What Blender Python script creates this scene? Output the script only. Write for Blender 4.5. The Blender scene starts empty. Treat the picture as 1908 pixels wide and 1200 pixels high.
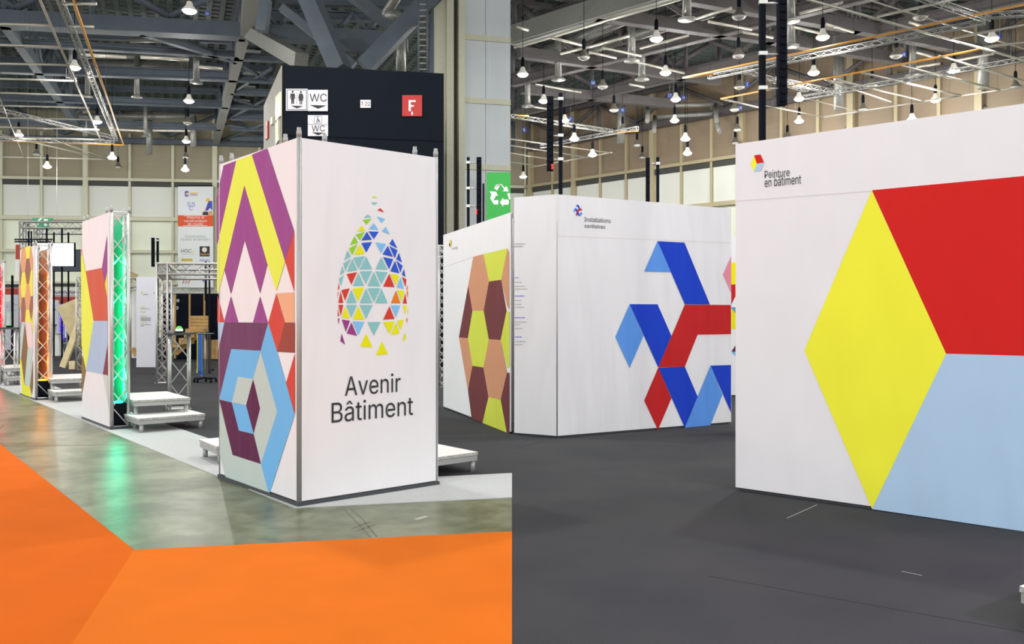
import bpy, math, random
from mathutils import Vector
random.seed(7)
scene = bpy.context.scene
COL = scene.collection

# ------------------------------------------------------------------ camera, world, light, exposure
EYE, FOC, CX, HOR = 1.56, 1585.0, 954.0, 588.0      # eye height (m), focal length and horizon of the 1908 x 1200 frame
cam_d = bpy.data.cameras.new('camera')
cam_d.sensor_fit = 'HORIZONTAL'; cam_d.sensor_width = 36.0
cam_d.lens = 36.0 * FOC / 1908.0
cam_d.shift_y = -(600.0 - HOR) / 1908.0
cam_d.clip_end = 500
cam = bpy.data.objects.new('camera', cam_d); COL.objects.link(cam)
cam.location = (0, 0, EYE); cam.rotation_euler = (math.pi / 2, 0, 0)
scene.camera = cam

vs = scene.view_settings
vs.view_transform = 'Standard'; vs.look = 'None'; vs.gamma = 1.0; vs.use_curve_mapping = False
vs.exposure = 0.3
world = bpy.data.worlds.new('hall_world'); scene.world = world; world.use_nodes = True
bg = world.node_tree.nodes['Background']
bg.inputs[0].default_value = (0.97, 0.98, 1.0, 1); bg.inputs[1].default_value = 1.72   # the lit hall going on behind

LAMP_W, NEAR_W = 500.0, 190.0
def hall_light(x, y, z, power, size=0.5, colour=(1.0, 0.985, 0.96), kind='AREA'):
    d = bpy.data.lights.new('hall_light', kind)
    if kind == 'AREA': d.shape = 'DISK'; d.size = size
    else: d.shadow_soft_size = size
    d.energy = power; d.color = colour
    o = bpy.data.objects.new('hall_light', d); COL.objects.link(o); o.location = (x, y, z)
    return o
# rows of hall lamps over the near part of the hall, above the frame
for iy, yy in enumerate((-12, -4, 4, 12, 20)):
    for ix, xx in enumerate((-22, -13, -4.5, 4.5, 13, 22)):
        hall_light(xx + (1.5 if yy == -4 else 0.0), yy, 12.0, NEAR_W * ({12: 2.4, 20: 1.5}.get(yy, 0.7)), 0.45)

# ------------------------------------------------------------------ measuring helpers (survey of the place)
def G(px, py):                       # point of the floor seen at a pixel
    y = EYE * FOC / (py - HOR); return Vector(((px - CX) * y / FOC, y, 0.0))
def D(px, py, y):                    # point seen at a pixel at depth y
    return Vector(((px - CX) * y / FOC, y, EYE + (HOR - py) * y / FOC))
def Hh(px, py, z):                   # point seen at a pixel at height z
    return D(px, py, (z - EYE) * FOC / (HOR - py))
class Face:                          # a vertical plane through two ground points
    def __init__(s, a, b):
        s.a = Vector((a[0], a[1], 0)); s.b = Vector((b[0], b[1], 0))
        s.t = (s.b - s.a).normalized(); s.L = (s.b - s.a).length
        n = Vector((s.t.y, -s.t.x, 0)); s.n = n if n.dot(s.a) < 0 else -n      # towards the visitor
    def uz(s, px, py):
        d = Vector(((px - CX) / FOC, 1.0, (HOR - py) / FOC))
        k = s.a.dot(s.n) / d.dot(s.n); p = d * k
        return ((p - s.a).dot(s.t), EYE + d.z * k)
    def pt(s, u, z, e=0.0): return s.a + s.t * u + s.n * e + Vector((0, 0, z))
    def at(s, px, py, e=0.0): return s.pt(*s.uz(px, py), e)

# ------------------------------------------------------------------ materials
def lin(c):
    return tuple((v / 255 / 12.92) if v / 255 <= 0.04045 else ((v / 255 + 0.055) / 1.055) ** 2.4 for v in c[:3])
_m = {}
def mat(name, c, rough=0.6, metal=0.0, emit=None, power=0.0, noise=0.0, nscale=8.0, bump=0.0, bscale=30.0, spec=0.5, c2=None, trans=0.0):
    if name in _m: return _m[name]
    m = bpy.data.materials.new(name); m.use_nodes = True; nt = m.node_tree
    b = nt.nodes['Principled BSDF']
    col = (*lin(c), 1)
    b.inputs['Base Color'].default_value = col
    b.inputs['Roughness'].default_value = rough; b.inputs['Metallic'].default_value = metal
    b.inputs['Specular IOR Level'].default_value = spec
    if trans: b.inputs['Transmission Weight'].default_value = trans
    if emit:
        b.inputs['Emission Color'].default_value = (*lin(emit), 1); b.inputs['Emission Strength'].default_value = power
    tc = nt.nodes.new('ShaderNodeTexCoord')
    if noise or c2:
        n = nt.nodes.new('ShaderNodeTexNoise'); n.inputs['Scale'].default_value = nscale; n.inputs['Detail'].default_value = 6
        nt.links.new(tc.outputs['Object'], n.inputs['Vector'])
        mx = nt.nodes.new('ShaderNodeMix'); mx.data_type = 'RGBA'
        cb = lin(c2) if c2 else tuple(v * (1 - noise) for v in col[:3])
        mx.inputs[6].default_value = col; mx.inputs[7].default_value = (*cb, 1)
        r = nt.nodes.new('ShaderNodeMapRange'); r.inputs[1].default_value = 0.35; r.inputs[2].default_value = 0.65
        nt.links.new(n.outputs['Fac'], r.inputs[0]); nt.links.new(r.outputs[0], mx.inputs[0])
        nt.links.new(mx.outputs[2], b.inputs['Base Color'])
    if bump:
        n2 = nt.nodes.new('ShaderNodeTexNoise'); n2.inputs['Scale'].default_value = bscale; n2.inputs['Detail'].default_value = 4
        nt.links.new(tc.outputs['Object'], n2.inputs['Vector'])
        bp = nt.nodes.new('ShaderNodeBump'); bp.inputs['Strength'].default_value = bump; bp.inputs['Distance'].default_value = 0.02
        nt.links.new(n2.outputs['Fac'], bp.inputs['Height']); nt.links.new(bp.outputs[0], b.inputs['Normal'])
    _m[name] = m
    return m
def cloth(c):                        # stretched banner cloth of one printed colour, with soft diagonal pull folds
    name = 'cloth_%d_%d_%d' % tuple(c)
    if name in _m: return _m[name]
    m = bpy.data.materials.new(name); m.use_nodes = True; nt = m.node_tree
    b = nt.nodes['Principled BSDF']
    b.inputs['Base Color'].default_value = (*lin(c), 1); b.inputs['Roughness'].default_value = 0.75
    b.inputs['Specular IOR Level'].default_value = 0.2
    tc = nt.nodes.new('ShaderNodeTexCoord'); mp = nt.nodes.new('ShaderNodeMapping')
    mp.inputs['Rotation'].default_value = (0.5, 0.45, 0.2); mp.inputs['Scale'].default_value = (2.2, 2.2, 0.5)
    nt.links.new(tc.outputs['Object'], mp.inputs['Vector'])
    n = nt.nodes.new('ShaderNodeTexNoise'); n.inputs['Scale'].default_value = 1.3; n.inputs['Detail'].default_value = 2
    nt.links.new(mp.outputs[0], n.inputs['Vector'])
    bp = nt.nodes.new('ShaderNodeBump'); bp.inputs['Strength'].default_value = 0.45; bp.inputs['Distance'].default_value = 0.12
    nt.links.new(n.outputs['Fac'], bp.inputs['Height']); nt.links.new(bp.outputs[0], b.inputs['Normal'])
    _m[name] = m
    return m

WHITE = (229, 227, 229)
m_alu = mat('aluminium', (196, 196, 192), 0.35, 0.55)
m_alud = mat('aluminium_dull', (165, 166, 164), 0.45, 0.4)
m_black = mat('black_metal', (16, 20, 30), 0.8, noise=0.2, spec=0.12)
m_base = mat('dark_base_plate', (62, 66, 70), 0.6, noise=0.2)
m_steel = mat('painted_steel', (88, 98, 108), 0.6, noise=0.15, nscale=2)
m_steel2 = mat('painted_steel_warm', (94, 89, 88), 0.6, noise=0.15, nscale=2)
m_brown = mat('painted_steel_pale', (138, 138, 132), 0.6, noise=0.1)
m_deck = mat('roof_sheet', (90, 102, 100), 0.6, noise=0.2, nscale=1.5)
m_duct = mat('galvanised_duct', (150, 150, 144), 0.35, 0.25, noise=0.2)
m_tan = mat('tan_paint', (178, 166, 132), 0.5, noise=0.05)
m_cream = mat('cream_paint', (206, 204, 178), 0.5, noise=0.05)
m_wood = mat('pale_plywood', (240, 222, 172), 0.6, noise=0.15, nscale=5)
m_wood2 = mat('timber', (196, 158, 96), 0.6, noise=0.2, nscale=6)
m_rail = mat('pale_rail', (206, 200, 186), 0.35, 0.4)
m_orange_rail = mat('orange_rail', (226, 160, 70), 0.5)
m_ply = mat('white_board', (236, 236, 232), 0.5, noise=0.04)
m_plyedge = mat('board_edge', (186, 184, 178), 0.6, c2=(140, 138, 132), nscale=40)
m_text = mat('dark_print', (42, 42, 48), 0.7)
m_grey = mat('grey_print', (140, 140, 146), 0.7)
m_bulb = mat('lamp_glass', (255, 250, 240), 0.4, emit=(255, 248, 232), power=40.0)
m_blk_cloth = mat('black_stand_wall', (18, 22, 34), 0.85, noise=0.1, spec=0.1)
m_redboard = mat('red_fascia', (188, 62, 44), 0.6, noise=0.1)
m_panelw = mat('pale_panel', (214, 216, 224), 0.6, noise=0.03)
m_blue = mat('blue_plate', (34, 62, 140), 0.5, noise=0.1)
m_lampbody = mat('lamp_shade_grey', (116, 112, 102), 0.4, 0.3)

# ------------------------------------------------------------------ mesh builder
ORG = {}
class MB:
    def __init__(s): s.v = []; s.f = []; s.m = []; s.sm = []
    def face(s, pts, mi=0, smooth=False):
        i = len(s.v); s.v += [Vector(p) for p in pts]; s.f.append(tuple(range(i, i + len(pts)))); s.m.append(mi); s.sm.append(smooth)
    def hull8(s, b, t, mi=0, mit=None):           # bottom loop, top loop
        n = len(b); i = len(s.v); s.v += [Vector(p) for p in b] + [Vector(p) for p in t]
        s.f.append(tuple(i + k for k in reversed(range(n)))); s.m.append(mi); s.sm.append(False)
        s.f.append(tuple(i + n + k for k in range(n))); s.m.append(mi if mit is None else mit); s.sm.append(False)
        for k in range(n):
            q = (k + 1) % n
            s.f.append((i + k, i + q, i + n + q, i + n + k)); s.m.append(mi); s.sm.append(False)
    def slab(s, poly, z0, z1, mi=0, mit=None):
        s.hull8([Vector((p[0], p[1], z0)) for p in poly], [Vector((p[0], p[1], z1)) for p in poly], mi, mit)
    def box(s, c, sx, sy, sz, mi=0, rot=0.0):
        ca, sa = math.cos(rot), math.sin(rot)
        q = [(-sx, -sy), (sx, -sy), (sx, sy), (-sx, sy)]
        P = [(c[0] + (x * ca - y * sa) / 2, c[1] + (x * sa + y * ca) / 2) for x, y in q]
        s.slab(P, c[2] - sz / 2, c[2] + sz / 2, mi)
    def beam(s, p0, p1, w, h, mi=0, up=(0, 0, 1)):  # bottom centre line p0-p1
        p0 = Vector(p0); p1 = Vector(p1); d = (p1 - p0).normalized(); up = Vector(up)
        side = d.cross(up).normalized(); u = side.cross(d)
        a = side * (w / 2); b = u * h
        s.hull8([p0 - a, p0 + a, p0 + a + b, p0 - a + b], [p1 - a, p1 + a, p1 + a + b, p1 - a + b], mi)
    def ibeam(s, p0, p1, w, h, t=0.06, mi=0):
        up = Vector((0, 0, 1))
        s.beam(p0, p1, w, t, mi); s.beam(Vector(p0) + up * t, Vector(p1) + up * t, w * 0.25, h - 2 * t, mi)
        s.beam(Vector(p0) + up * (h - t), Vector(p1) + up * (h - t), w, t, mi)
    def tube(s, p0, p1, r, n=6, mi=0, r1=None):
        p0 = Vector(p0); p1 = Vector(p1); d = (p1 - p0)
        if d.length < 1e-6: return
        d.normalize(); a = d.cross(Vector((0, 0, 1)) if abs(d.z) < 0.9 else Vector((1, 0, 0))).normalized(); b = d.cross(a)
        r1 = r if r1 is None else r1; i = len(s.v)
        for p, rr in ((p0, r), (p1, r1)):
            s.v += [p + (a * math.cos(2 * math.pi * k / n) + b * math.sin(2 * math.pi * k / n)) * rr for k in range(n)]
        for k in range(n):
            q = (k + 1) % n; s.f.append((i + k, i + q, i + n + q, i + n + k)); s.m.append(mi); s.sm.append(n >= 6)
        s.f.append(tuple(i + k for k in reversed(range(n)))); s.m.append(mi); s.sm.append(False)
        s.f.append(tuple(i + n + k for k in range(n))); s.m.append(mi); s.sm.append(False)
    def path(s, pts, r, n=8, mi=0):
        for a, b in zip(pts, pts[1:]): s.tube(a, b, r, n, mi)
        for p in pts[1:-1]: s.ball(p, r, n, mi)
    def ball(s, c, r, n=8, mi=0): s.lathe(c, [(r * math.sin(math.pi * k / 5), -r * math.cos(math.pi * k / 5)) for k in range(6)], n, mi)
    def lathe(s, c, prof, n=14, mi=0):
        c = Vector(c); i = len(s.v); m = len(prof)
        for r, z in prof:
            s.v += [c + Vector((max(r, 1e-4) * math.cos(2 * math.pi * k / n), max(r, 1e-4) * math.sin(2 * math.pi * k / n), z)) for k in range(n)]
        for j in range(m - 1):
            for k in range(n):
                q = (k + 1) % n
                s.f.append((i + j * n + k, i + j * n + q, i + (j + 1) * n + q, i + (j + 1) * n + k)); s.m.append(mi); s.sm.append(True)
    def build(s, name, mats, parent=None, stuff=False):
        me = bpy.data.meshes.new(name)
        org = ORG.get(parent.name, Vector((0, 0, 0))) if parent else Vector((0, 0, 0))
        me.from_pydata([tuple(v - org) for v in s.v], [], s.f)
        mats = mats if isinstance(mats, (list, tuple)) else [mats]
        for m in mats: me.materials.append(m)
        me.polygons.foreach_set('material_index', s.m); me.polygons.foreach_set('use_smooth', s.sm)
        me.update()
        o = bpy.data.objects.new(name, me); COL.objects.link(o)
        if parent: o.parent = parent
        if stuff: o['kind'] = 'stuff'
        ORG[o.name] = org.copy()
        return o
def tag(o, label, cat, group=None):
    o['label'] = label; o['category'] = cat
    if group: o['group'] = group
    return o
def thing(name, label, cat, loc, group=None):
    o = bpy.data.objects.new(name, None); COL.objects.link(o); o.empty_display_size = 0.2
    o.location = loc; ORG[o.name] = Vector(loc)
    return tag(o, label, cat, group)
def setting(name, loc=(0, 0, 0)):
    o = bpy.data.objects.new(name, None); COL.objects.link(o); o.location = loc; ORG[o.name] = Vector(loc); o['kind'] = 'structure'
    return o
def copy_thing(o, loc, label, group=None):
    c = o.copy(); COL.objects.link(c); c.location = loc; c['label'] = label
    if group: c['group'] = group
    for ch in list(o.children):
        k = ch.copy(); COL.objects.link(k); k.parent = c
        for g in list(ch.children):
            q = g.copy(); COL.objects.link(q); q.parent = k
    return c

# ------------------------------------------------------------------ lettering
_tx = {}
SANS = None                          # the plain grotesque that comes with Blender, else its default face
try:
    import os
    _fp = os.path.join(bpy.utils.system_resource('DATAFILES'), 'fonts', 'Inter.woff2')
    if os.path.exists(_fp): SANS = bpy.data.fonts.load(_fp)
except Exception: SANS = None
def glyphs(s):
    if s in _tx: return _tx[s]
    cu = bpy.data.curves.new('lettering', 'FONT'); cu.body = s
    if SANS: cu.font = SANS
    cu.offset = 0.0; cu.size = 1.0; cu.resolution_u = 4
    o = bpy.data.objects.new('lettering', cu); COL.objects.link(o)
    dg = bpy.context.evaluated_depsgraph_get(); dg.update()
    me = bpy.data.meshes.new_from_object(o.evaluated_get(dg))
    V = [(v.co.x, v.co.y) for v in me.vertices]; F = [tuple(p.vertices) for p in me.polygons]
    bpy.data.objects.remove(o); bpy.data.curves.remove(cu); bpy.data.meshes.remove(me)
    x0 = min(v[0] for v in V); x1 = max(v[0] for v in V); y0 = min(v[1] for v in V); y1 = max(v[1] for v in V)
    V = [((x - x0) / (x1 - x0), (y - y0) / (y1 - y0)) for x, y in V]
    _tx[s] = (V, F); return _tx[s]
def write(mb, face, s, bl, br, tl, e=0.006, mi=0):   # lettering fitted to bottom-left, bottom-right, top-left
    u0, z0 = face.uz(*bl); u1, z1 = face.uz(*br); ut, zt = face.uz(*tl)
    V, F = glyphs(s); i = len(mb.v)
    for x, y in V:
        mb.v.append(face.pt(u0 + (u1 - u0) * x, z0 + (z1 - z0) * x + (zt - z0) * y, e))
    for f in F: mb.f.append(tuple(i + k for k in f)); mb.m.append(mi); mb.sm.append(False)
def poly(mb, face, pts, mi, e=0.004): mb.face([face.at(x, y, e) for x, y in pts], mi)
def quad(mb, face, x0, y0, x1, y1, mi, e=0.004): poly(mb, face, [(x0, y0), (x1, y0), (x1, y1), (x0, y1)], mi, e)
def qz(mb, face, u0, z0, u1, z1, mi, e=0.004): mb.face([face.pt(u0, z0, e), face.pt(u1, z0, e), face.pt(u1, z1, e), face.pt(u0, z1, e)], mi)

# ------------------------------------------------------------------ lattice truss
def lattice(root, p0, p1, u, v, side, r=0.024, pitch=None, mt=None, lace_r=None, faces=4, chord_name='chord', lace_name='lacing'):
    """square lattice girder: p0-p1 is one corner chord, u and v point to the other chords"""
    mt = mt or m_alu
    p0 = Vector(p0); p1 = Vector(p1); u = Vector(u).normalized() * side; v = Vector(v).normalized() * side
    L = (p1 - p0).length; pitch = pitch or side * 1.0; n = max(2, int(round(L / pitch))); lr = lace_r or r * 0.5
    for off in (Vector((0, 0, 0)), u, u + v, v):
        c = MB(); c.tube(p0 + off, p1 + off, r, 8); c.build(chord_name, mt, root)
    z = MB(); cs = [Vector((0, 0, 0)), u, u + v, v]
    for k in range(faces):
        a, b = cs[k], cs[(k + 1) % 4]
        for j in range(n):
            q0 = p0.lerp(p1, j / n); q1 = p0.lerp(p1, (j + 1) / n)
            if (j + k) % 2: z.tube(q0 + a, q1 + b, lr, 5)
            else: z.tube(q0 + b, q1 + a, lr, 5)
        for q in (p0, p1): z.tube(q + a, q + b, lr, 5)
    z.build(lace_name, mt, root, stuff=True)

# ================================================================== FLOOR
m_conc = bpy.data.materials.new('polished_concrete'); m_conc.use_nodes = True
nt = m_conc.node_tree; b = nt.nodes['Principled BSDF']
tc = nt.nodes.new('ShaderNodeTexCoord')
n1 = nt.nodes.new('ShaderNodeTexNoise'); n1.inputs['Scale'].default_value = 1.6; n1.inputs['Detail'].default_value = 8; n1.inputs['Distortion'].default_value = 0.8
n2 = nt.nodes.new('ShaderNodeTexNoise'); n2.inputs['Scale'].default_value = 7.0; n2.inputs['Detail'].default_value = 8
for n in (n1, n2): nt.links.new(tc.outputs['Object'], n.inputs['Vector'])
rp = nt.nodes.new('ShaderNodeValToRGB')
rp.color_ramp.elements[0].position = 0.4; rp.color_ramp.elements[0].color = (*lin((86, 92, 66)), 1)
rp.color_ramp.elements[1].position = 0.6; rp.color_ramp.elements[1].color = (*lin((126, 130, 104)), 1)
mx = nt.nodes.new('ShaderNodeMath'); mx.operation = 'MULTIPLY_ADD'; mx.inputs[1].default_value = 0.3
sc2 = nt.nodes.new('ShaderNodeMath'); sc2.operation = 'MULTIPLY'; sc2.inputs[1].default_value = 0.7
nt.links.new(n1.outputs['Fac'], sc2.inputs[0]); nt.links.new(n2.outputs['Fac'], mx.inputs[0]); nt.links.new(sc2.outputs[0], mx.inputs[2])
nt.links.new(mx.outputs[0], rp.inputs[0]); nt.links.new(rp.outputs[0], b.inputs['Base Color'])
rr = nt.nodes.new('ShaderNodeMapRange'); rr.inputs[1].default_value = 0.3; rr.inputs[2].default_value = 0.7; rr.inputs[3].default_value = 0.27; rr.inputs[4].default_value = 0.33
b.inputs['Roughness'].default_value = 0.34
b.inputs['Specular IOR Level'].default_value = 0.3

fl = MB(); fl.slab([(-70, -14), (60, -14), (60, 80), (-70, 80)], -0.2, 0.0)
floor = fl.build('floor', m_conc); floor['kind'] = 'structure'

m_or1 = mat('orange_carpet', (216, 109, 26), 0.95, noise=0.06, nscale=2, bump=0.15, bscale=300, spec=0.1)
m_or2 = mat('orange_carpet_turned', (208, 97, 17), 0.95, noise=0.06, nscale=2, bump=0.15, bscale=300, spec=0.1)  # same carpet laid turned, its nap sheen put into the deeper colour
m_wh = mat('white_carpet', (186, 188, 187), 0.95, noise=0.06, nscale=30, bump=0.15, bscale=200, spec=0.1)
m_dk = mat('dark_carpet', (68, 68, 69), 0.95, c2=(62, 63, 66), nscale=1.2, bump=0.3, bscale=220, spec=0.1)

corner = G(250, 1026); e_l = G(0, 828); e_r = G(945, 992)
far_l = corner + (e_l - corner) * 2.6
def onX(a, b, x): return a + (b - a) * ((x - a.x) / (b.x - a.x))
r0 = onX(corner, e_r, 0.0)
sd = G(135, 1200); near = corner + (sd - corner) * 3.2
m = MB(); m.slab([corner, near, (0, near.y), r0], 0, 0.006)
tag(m.build('orange_carpet', m_or1), 'bright orange carpet in front of the white tower with the egg-shaped emblem', 'carpet', 'orange carpets')
m = MB(); m.slab([corner, far_l, (far_l.x - 3, near.y), near], 0, 0.006)
tag(m.build('orange_carpet', m_or2), 'deeper orange carpet running back along the concrete aisle beside the row of towers', 'carpet', 'orange carpets')

ws_front = [G(549, 947), G(400, 886), G(220, 812), G(38, 737), G(0, 722)]
ws_back = [G(634, 898), G(407, 824), G(337, 800), G(152, 738), G(60, 705), G(0, 688)]
ef = ws_front[-1] + (ws_front[-1] - ws_front[-2]).normalized() * 9; eb = ws_back[-1] + (ws_back[-1] - ws_back[-2]).normalized() * 9
rf = onX(ws_front[0], G(945, 928), 0.0); rb = onX(ws_back[0], G(945, 883), 0.0)
m = MB(); m.slab([rf] + ws_front + [ef, eb] + ws_back[::-1] + [rb], 0, 0.007)
tag(m.build('white_carpet', m_wh), 'white carpet runner under the row of printed towers, bending at the front tower', 'carpet')
dk = MB()
poly_d = [rb] + ws_back + [eb, (-44, 57.5), (1.0, 63.9), (31, 34.5), (31, -4), (0, -4)]
dk.slab(poly_d, 0, 0.005)
dko = dk.build('dark_carpet', m_dk)
tag(dko, 'dark grey carpet under the white exhibition walls and stepped platforms', 'carpet')
m_seam = mat('carpet_joint', (30, 31, 34), 0.9); m_seam2 = mat('chalk_scuff', (170, 168, 165), 0.9)
def strip(a, b, w, mt, z=0.0062):
    s = MB(); d = (b - a).normalized(); q = Vector((-d.y, d.x, 0)) * w / 2
    s.slab([a - q, b - q, b + q, a + q], 0.004, z); s.build('carpet_seam', mt, dko)
strip(G(1320, 1075), G(1910, 1180), 0.006, m_seam)
strip(G(963, 836), G(1036, 817), 0.02, m_seam)
strip(G(1466, 967), G(1522, 942), 0.006, m_seam2)
strip(G(1680, 1066), G(1718, 1074), 0.006, m_seam2)
strip(G(805, 776), G(860, 784), 0.012, m_seam)

m_joint = mat('floor_joint', (92, 94, 76), 0.5); m_scuff = mat('tyre_scuff', (98, 101, 84), 0.5)
def floor_mark(a, b, w, mt):
    s = MB(); d = (b - a).normalized(); q = Vector((-d.y, d.x, 0)) * w / 2
    s.slab([a - q, b - q, b + q, a + q], -0.01, 0.0012); s.build('floor_joint', mt, floor)
floor_mark(G(-60, 832), G(236, 829), 0.025, m_joint); floor_mark(G(-40, 836), G(8, 791), 0.02, m_joint)
for a_, b_ in (((640, 948), (662, 970)), ((652, 946), (676, 968)), ((662, 970), (690, 1001)), ((676, 968), (702, 1000)), ((655, 985), (690, 972)), ((664, 990), (700, 977))):
    floor_mark(G(*a_), G(*b_), 0.012, m_scuff)
floor_mark(G(775, 968), G(795, 962), 0.05, mat('floor_paint_smear', (176, 178, 160), 0.6))

# ================================================================== HALL WALLS
def ribbed(name, c, scale, strength=0.5):
    m = mat(name, c, 0.55, noise=0.06, nscale=0.6); nt = m.node_tree; b = nt.nodes['Principled BSDF']
    tc = nt.nodes.new('ShaderNodeTexCoord'); w = nt.nodes.new('ShaderNodeTexWave'); w.bands_direction = 'Z'; w.wave_profile = 'SAW'
    w.inputs['Scale'].default_value = scale; w.inputs['Distortion'].default_value = 0
    nt.links.new(tc.outputs['Object'], w.inputs['Vector'])
    bp = nt.nodes.new('ShaderNodeBump'); bp.inputs['Strength'].default_value = strength; bp.inputs['Distance'].default_value = 0.05
    nt.links.new(w.outputs['Fac'], bp.inputs['Height']); nt.links.new(bp.outputs[0], b.inputs['Normal'])
    return m
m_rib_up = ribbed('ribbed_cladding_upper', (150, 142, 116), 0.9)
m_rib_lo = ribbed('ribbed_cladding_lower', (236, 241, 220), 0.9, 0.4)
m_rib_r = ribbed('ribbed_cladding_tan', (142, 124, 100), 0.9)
m_blind = mat('white_blind', (220, 222, 212), 0.7, bump=0.2, bscale=0.8)
m_gap = mat('dark_gap', (66, 66, 62), 0.7)

WALLZ = 17.5
def hall_wall(name, fc, u0, u1, posts, low, rib, pm):
    w = MB()
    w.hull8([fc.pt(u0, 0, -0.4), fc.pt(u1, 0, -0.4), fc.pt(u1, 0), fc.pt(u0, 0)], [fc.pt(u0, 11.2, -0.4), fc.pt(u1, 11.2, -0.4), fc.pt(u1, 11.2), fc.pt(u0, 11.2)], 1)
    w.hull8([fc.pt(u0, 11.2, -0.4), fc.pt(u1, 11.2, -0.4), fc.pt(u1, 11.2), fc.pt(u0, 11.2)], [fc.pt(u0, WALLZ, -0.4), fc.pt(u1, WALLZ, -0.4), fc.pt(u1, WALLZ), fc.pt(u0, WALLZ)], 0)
    wo = w.build(name, [rib, m_rib_lo]); wo['kind'] = 'structure'
    def bx(nm, mt, a, b, za, zb, e0, e1):
        q = MB(); q.hull8([fc.pt(a, za, e0), fc.pt(b, za, e0), fc.pt(b, za, e1), fc.pt(a, za, e1)], [fc.pt(a, zb, e0), fc.pt(b, zb, e0), fc.pt(b, zb, e1), fc.pt(a, zb, e1)])
        q.build(nm, mt, wo)
    us = [(fc.uz(px, 400)[0], th) for px, th in posts]
    for u, th in us:
        th *= .56
        bx('wall_post', pm, u - th / 2, u + th / 2, 0, 16.4 if th > 0.3 else 14.5, 0.0, 0.2 if th < 0.3 else 0.35)
    for z, h in ((11.1, 0.2), (8.3, 0.26), (6.0, 0.22), (3.75, 0.22)):
        bx('wall_rail', pm, u0, u1, z, z + h, 0.0, 0.34)
    for (a, ta), (b, tb) in zip(us, us[1:]):
        bx('window_blind', m_blind, a + ta * .28 + 0.02, b - tb * .28 - 0.02, 8.6, 10.75, 0.02, 0.1)
        bx('dark_gap', m_gap, a + ta * .28 + 0.02, b - tb * .28 - 0.02, 10.75, 11.08, 0.02, 0.2)  # dark strip for the gap above each blind, shade put into its colour
    return wo
WL = Face((-35.9, 59.6), (1.04, 64.1)); WR = Face((1.04, 64.1), (13.44, 51.97))
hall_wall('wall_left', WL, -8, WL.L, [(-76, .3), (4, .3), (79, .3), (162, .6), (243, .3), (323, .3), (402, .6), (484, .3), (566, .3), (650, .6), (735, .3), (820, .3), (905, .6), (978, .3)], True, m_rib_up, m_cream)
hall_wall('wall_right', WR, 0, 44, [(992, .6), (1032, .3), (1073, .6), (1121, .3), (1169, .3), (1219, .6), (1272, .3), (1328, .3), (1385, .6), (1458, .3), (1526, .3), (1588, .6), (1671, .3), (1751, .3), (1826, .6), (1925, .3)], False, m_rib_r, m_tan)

# ================================================================== ROOF
ceil = setting('ceiling')
def deck(origin, du, dv, lu, lv, z, pitch):
    du = Vector((*du, 0)).normalized(); dv = Vector((*dv, 0)).normalized(); o = Vector((*origin, z)); m = MB(); n = int(lu / pitch)
    for k in range(n):
        a = o + du * (k * pitch)
        prof = [(0, 0), (0.36, 0), (0.44, 0.12), (0.92, 0.12), (1, 0)]
        for (x0, z0), (x1, z1) in zip(prof, prof[1:]):
            p = a + du * (x0 * pitch) + Vector((0, 0, z0)); q = a + du * (x1 * pitch) + Vector((0, 0, z1))
            m.face([p, q, q + dv * lv, p + dv * lv], 0)
    return m.build('roof_sheet', m_deck, ceil)
dl = Vector((0.394, -1)).normalized()
deck((-46, 58.3), (WL.t.x, WL.t.y), (dl.x, dl.y), 50, 44, 16.5, 0.62)
deck((1.04, 64.1), (WR.t.x, WR.t.y), (-0.93, -0.365), 58, 42, 16.56, 0.62)

nr = MB(); nr.slab([(-70, -14), (60, -14), (60, 24), (-70, 24)], 17.0, 17.15); nr.build('roof_sheet', m_deck, ceil)
# steel of the left bays: cross beams, long girders, bracing
def ext(a, b, t0, t1): return a + (b - a) * t0, a + (b - a) * t1
Z = 13.7
UP = Vector((0, 0, 1))
def roof_beam(a, b, w, h, mt=None, nm='roof_beam', kind='box'):
    q = MB()
    if kind == 'box': q.beam(a, b, w, h)
    elif kind == 'i': q.ibeam(a, b, w, h)
    else: q.tube(a, b, w, 10)
    return q.build(nm, mt or m_steel, ceil)
def brace_web(a, b, zt, bay, r=0.11, mt=None, start=0):
    """top chord, posts and diagonals between a beam and the roof sheet"""
    mt = mt or m_steel
    L = (b - a).length; n = max(1, int(round(L / bay)))
    roof_beam(Vector((a.x, a.y, zt)), Vector((b.x, b.y, zt)), 0.28, 0.25, mt, 'top_chord')
    for k in range(n + 1):
        p = a.lerp(b, k / n); 
        roof_beam(p, Vector((p.x, p.y, zt)), 0.11, 0, mt, 'roof_post', 'tube')
        if k < n:
            q = a.lerp(b, (k + 0.5) / n); q2 = a.lerp(b, (k + 1) / n)
            roof_beam(Vector((p.x, p.y, zt)), q + UP * 0.2, r, 0, mt, 'roof_brace', 'tube')
            roof_beam(q + UP * 0.2, Vector((q2.x, q2.y, zt)), r, 0, mt, 'roof_brace', 'tube')
lat = [((0, 50), (455, 73), .75, .62, 1), ((0, 84), (445, 109), .35, .32, 0), ((0, 136), (438, 152), .4, .5, 0), ((0, 187), (425, 202), .35, .42, 0), ((0, 231), (412, 243), .35, .42, 0)]
for (a, b, w, h, web) in lat:
    p, q = Hh(*a, Z), Hh(*b, Z); p, q = ext(p, q, -0.25, 1.0)
    roof_beam(p, q, w, h, kind='i' if w < .6 else 'box')
    if web: brace_web(p + UP * h, q + UP * h, 16.2, 6.0, 0.16)
# beams at purlin level just under the sheet
for y in (100, 150, 195, 230):
    p, q = Hh(0, y - 32, 15.9), Hh(440, y - 18, 15.9); p, q = ext(p, q, -0.25, 1.15)
    roof_beam(p, q, .25, .35, kind='i', nm='roof_purlin')
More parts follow.
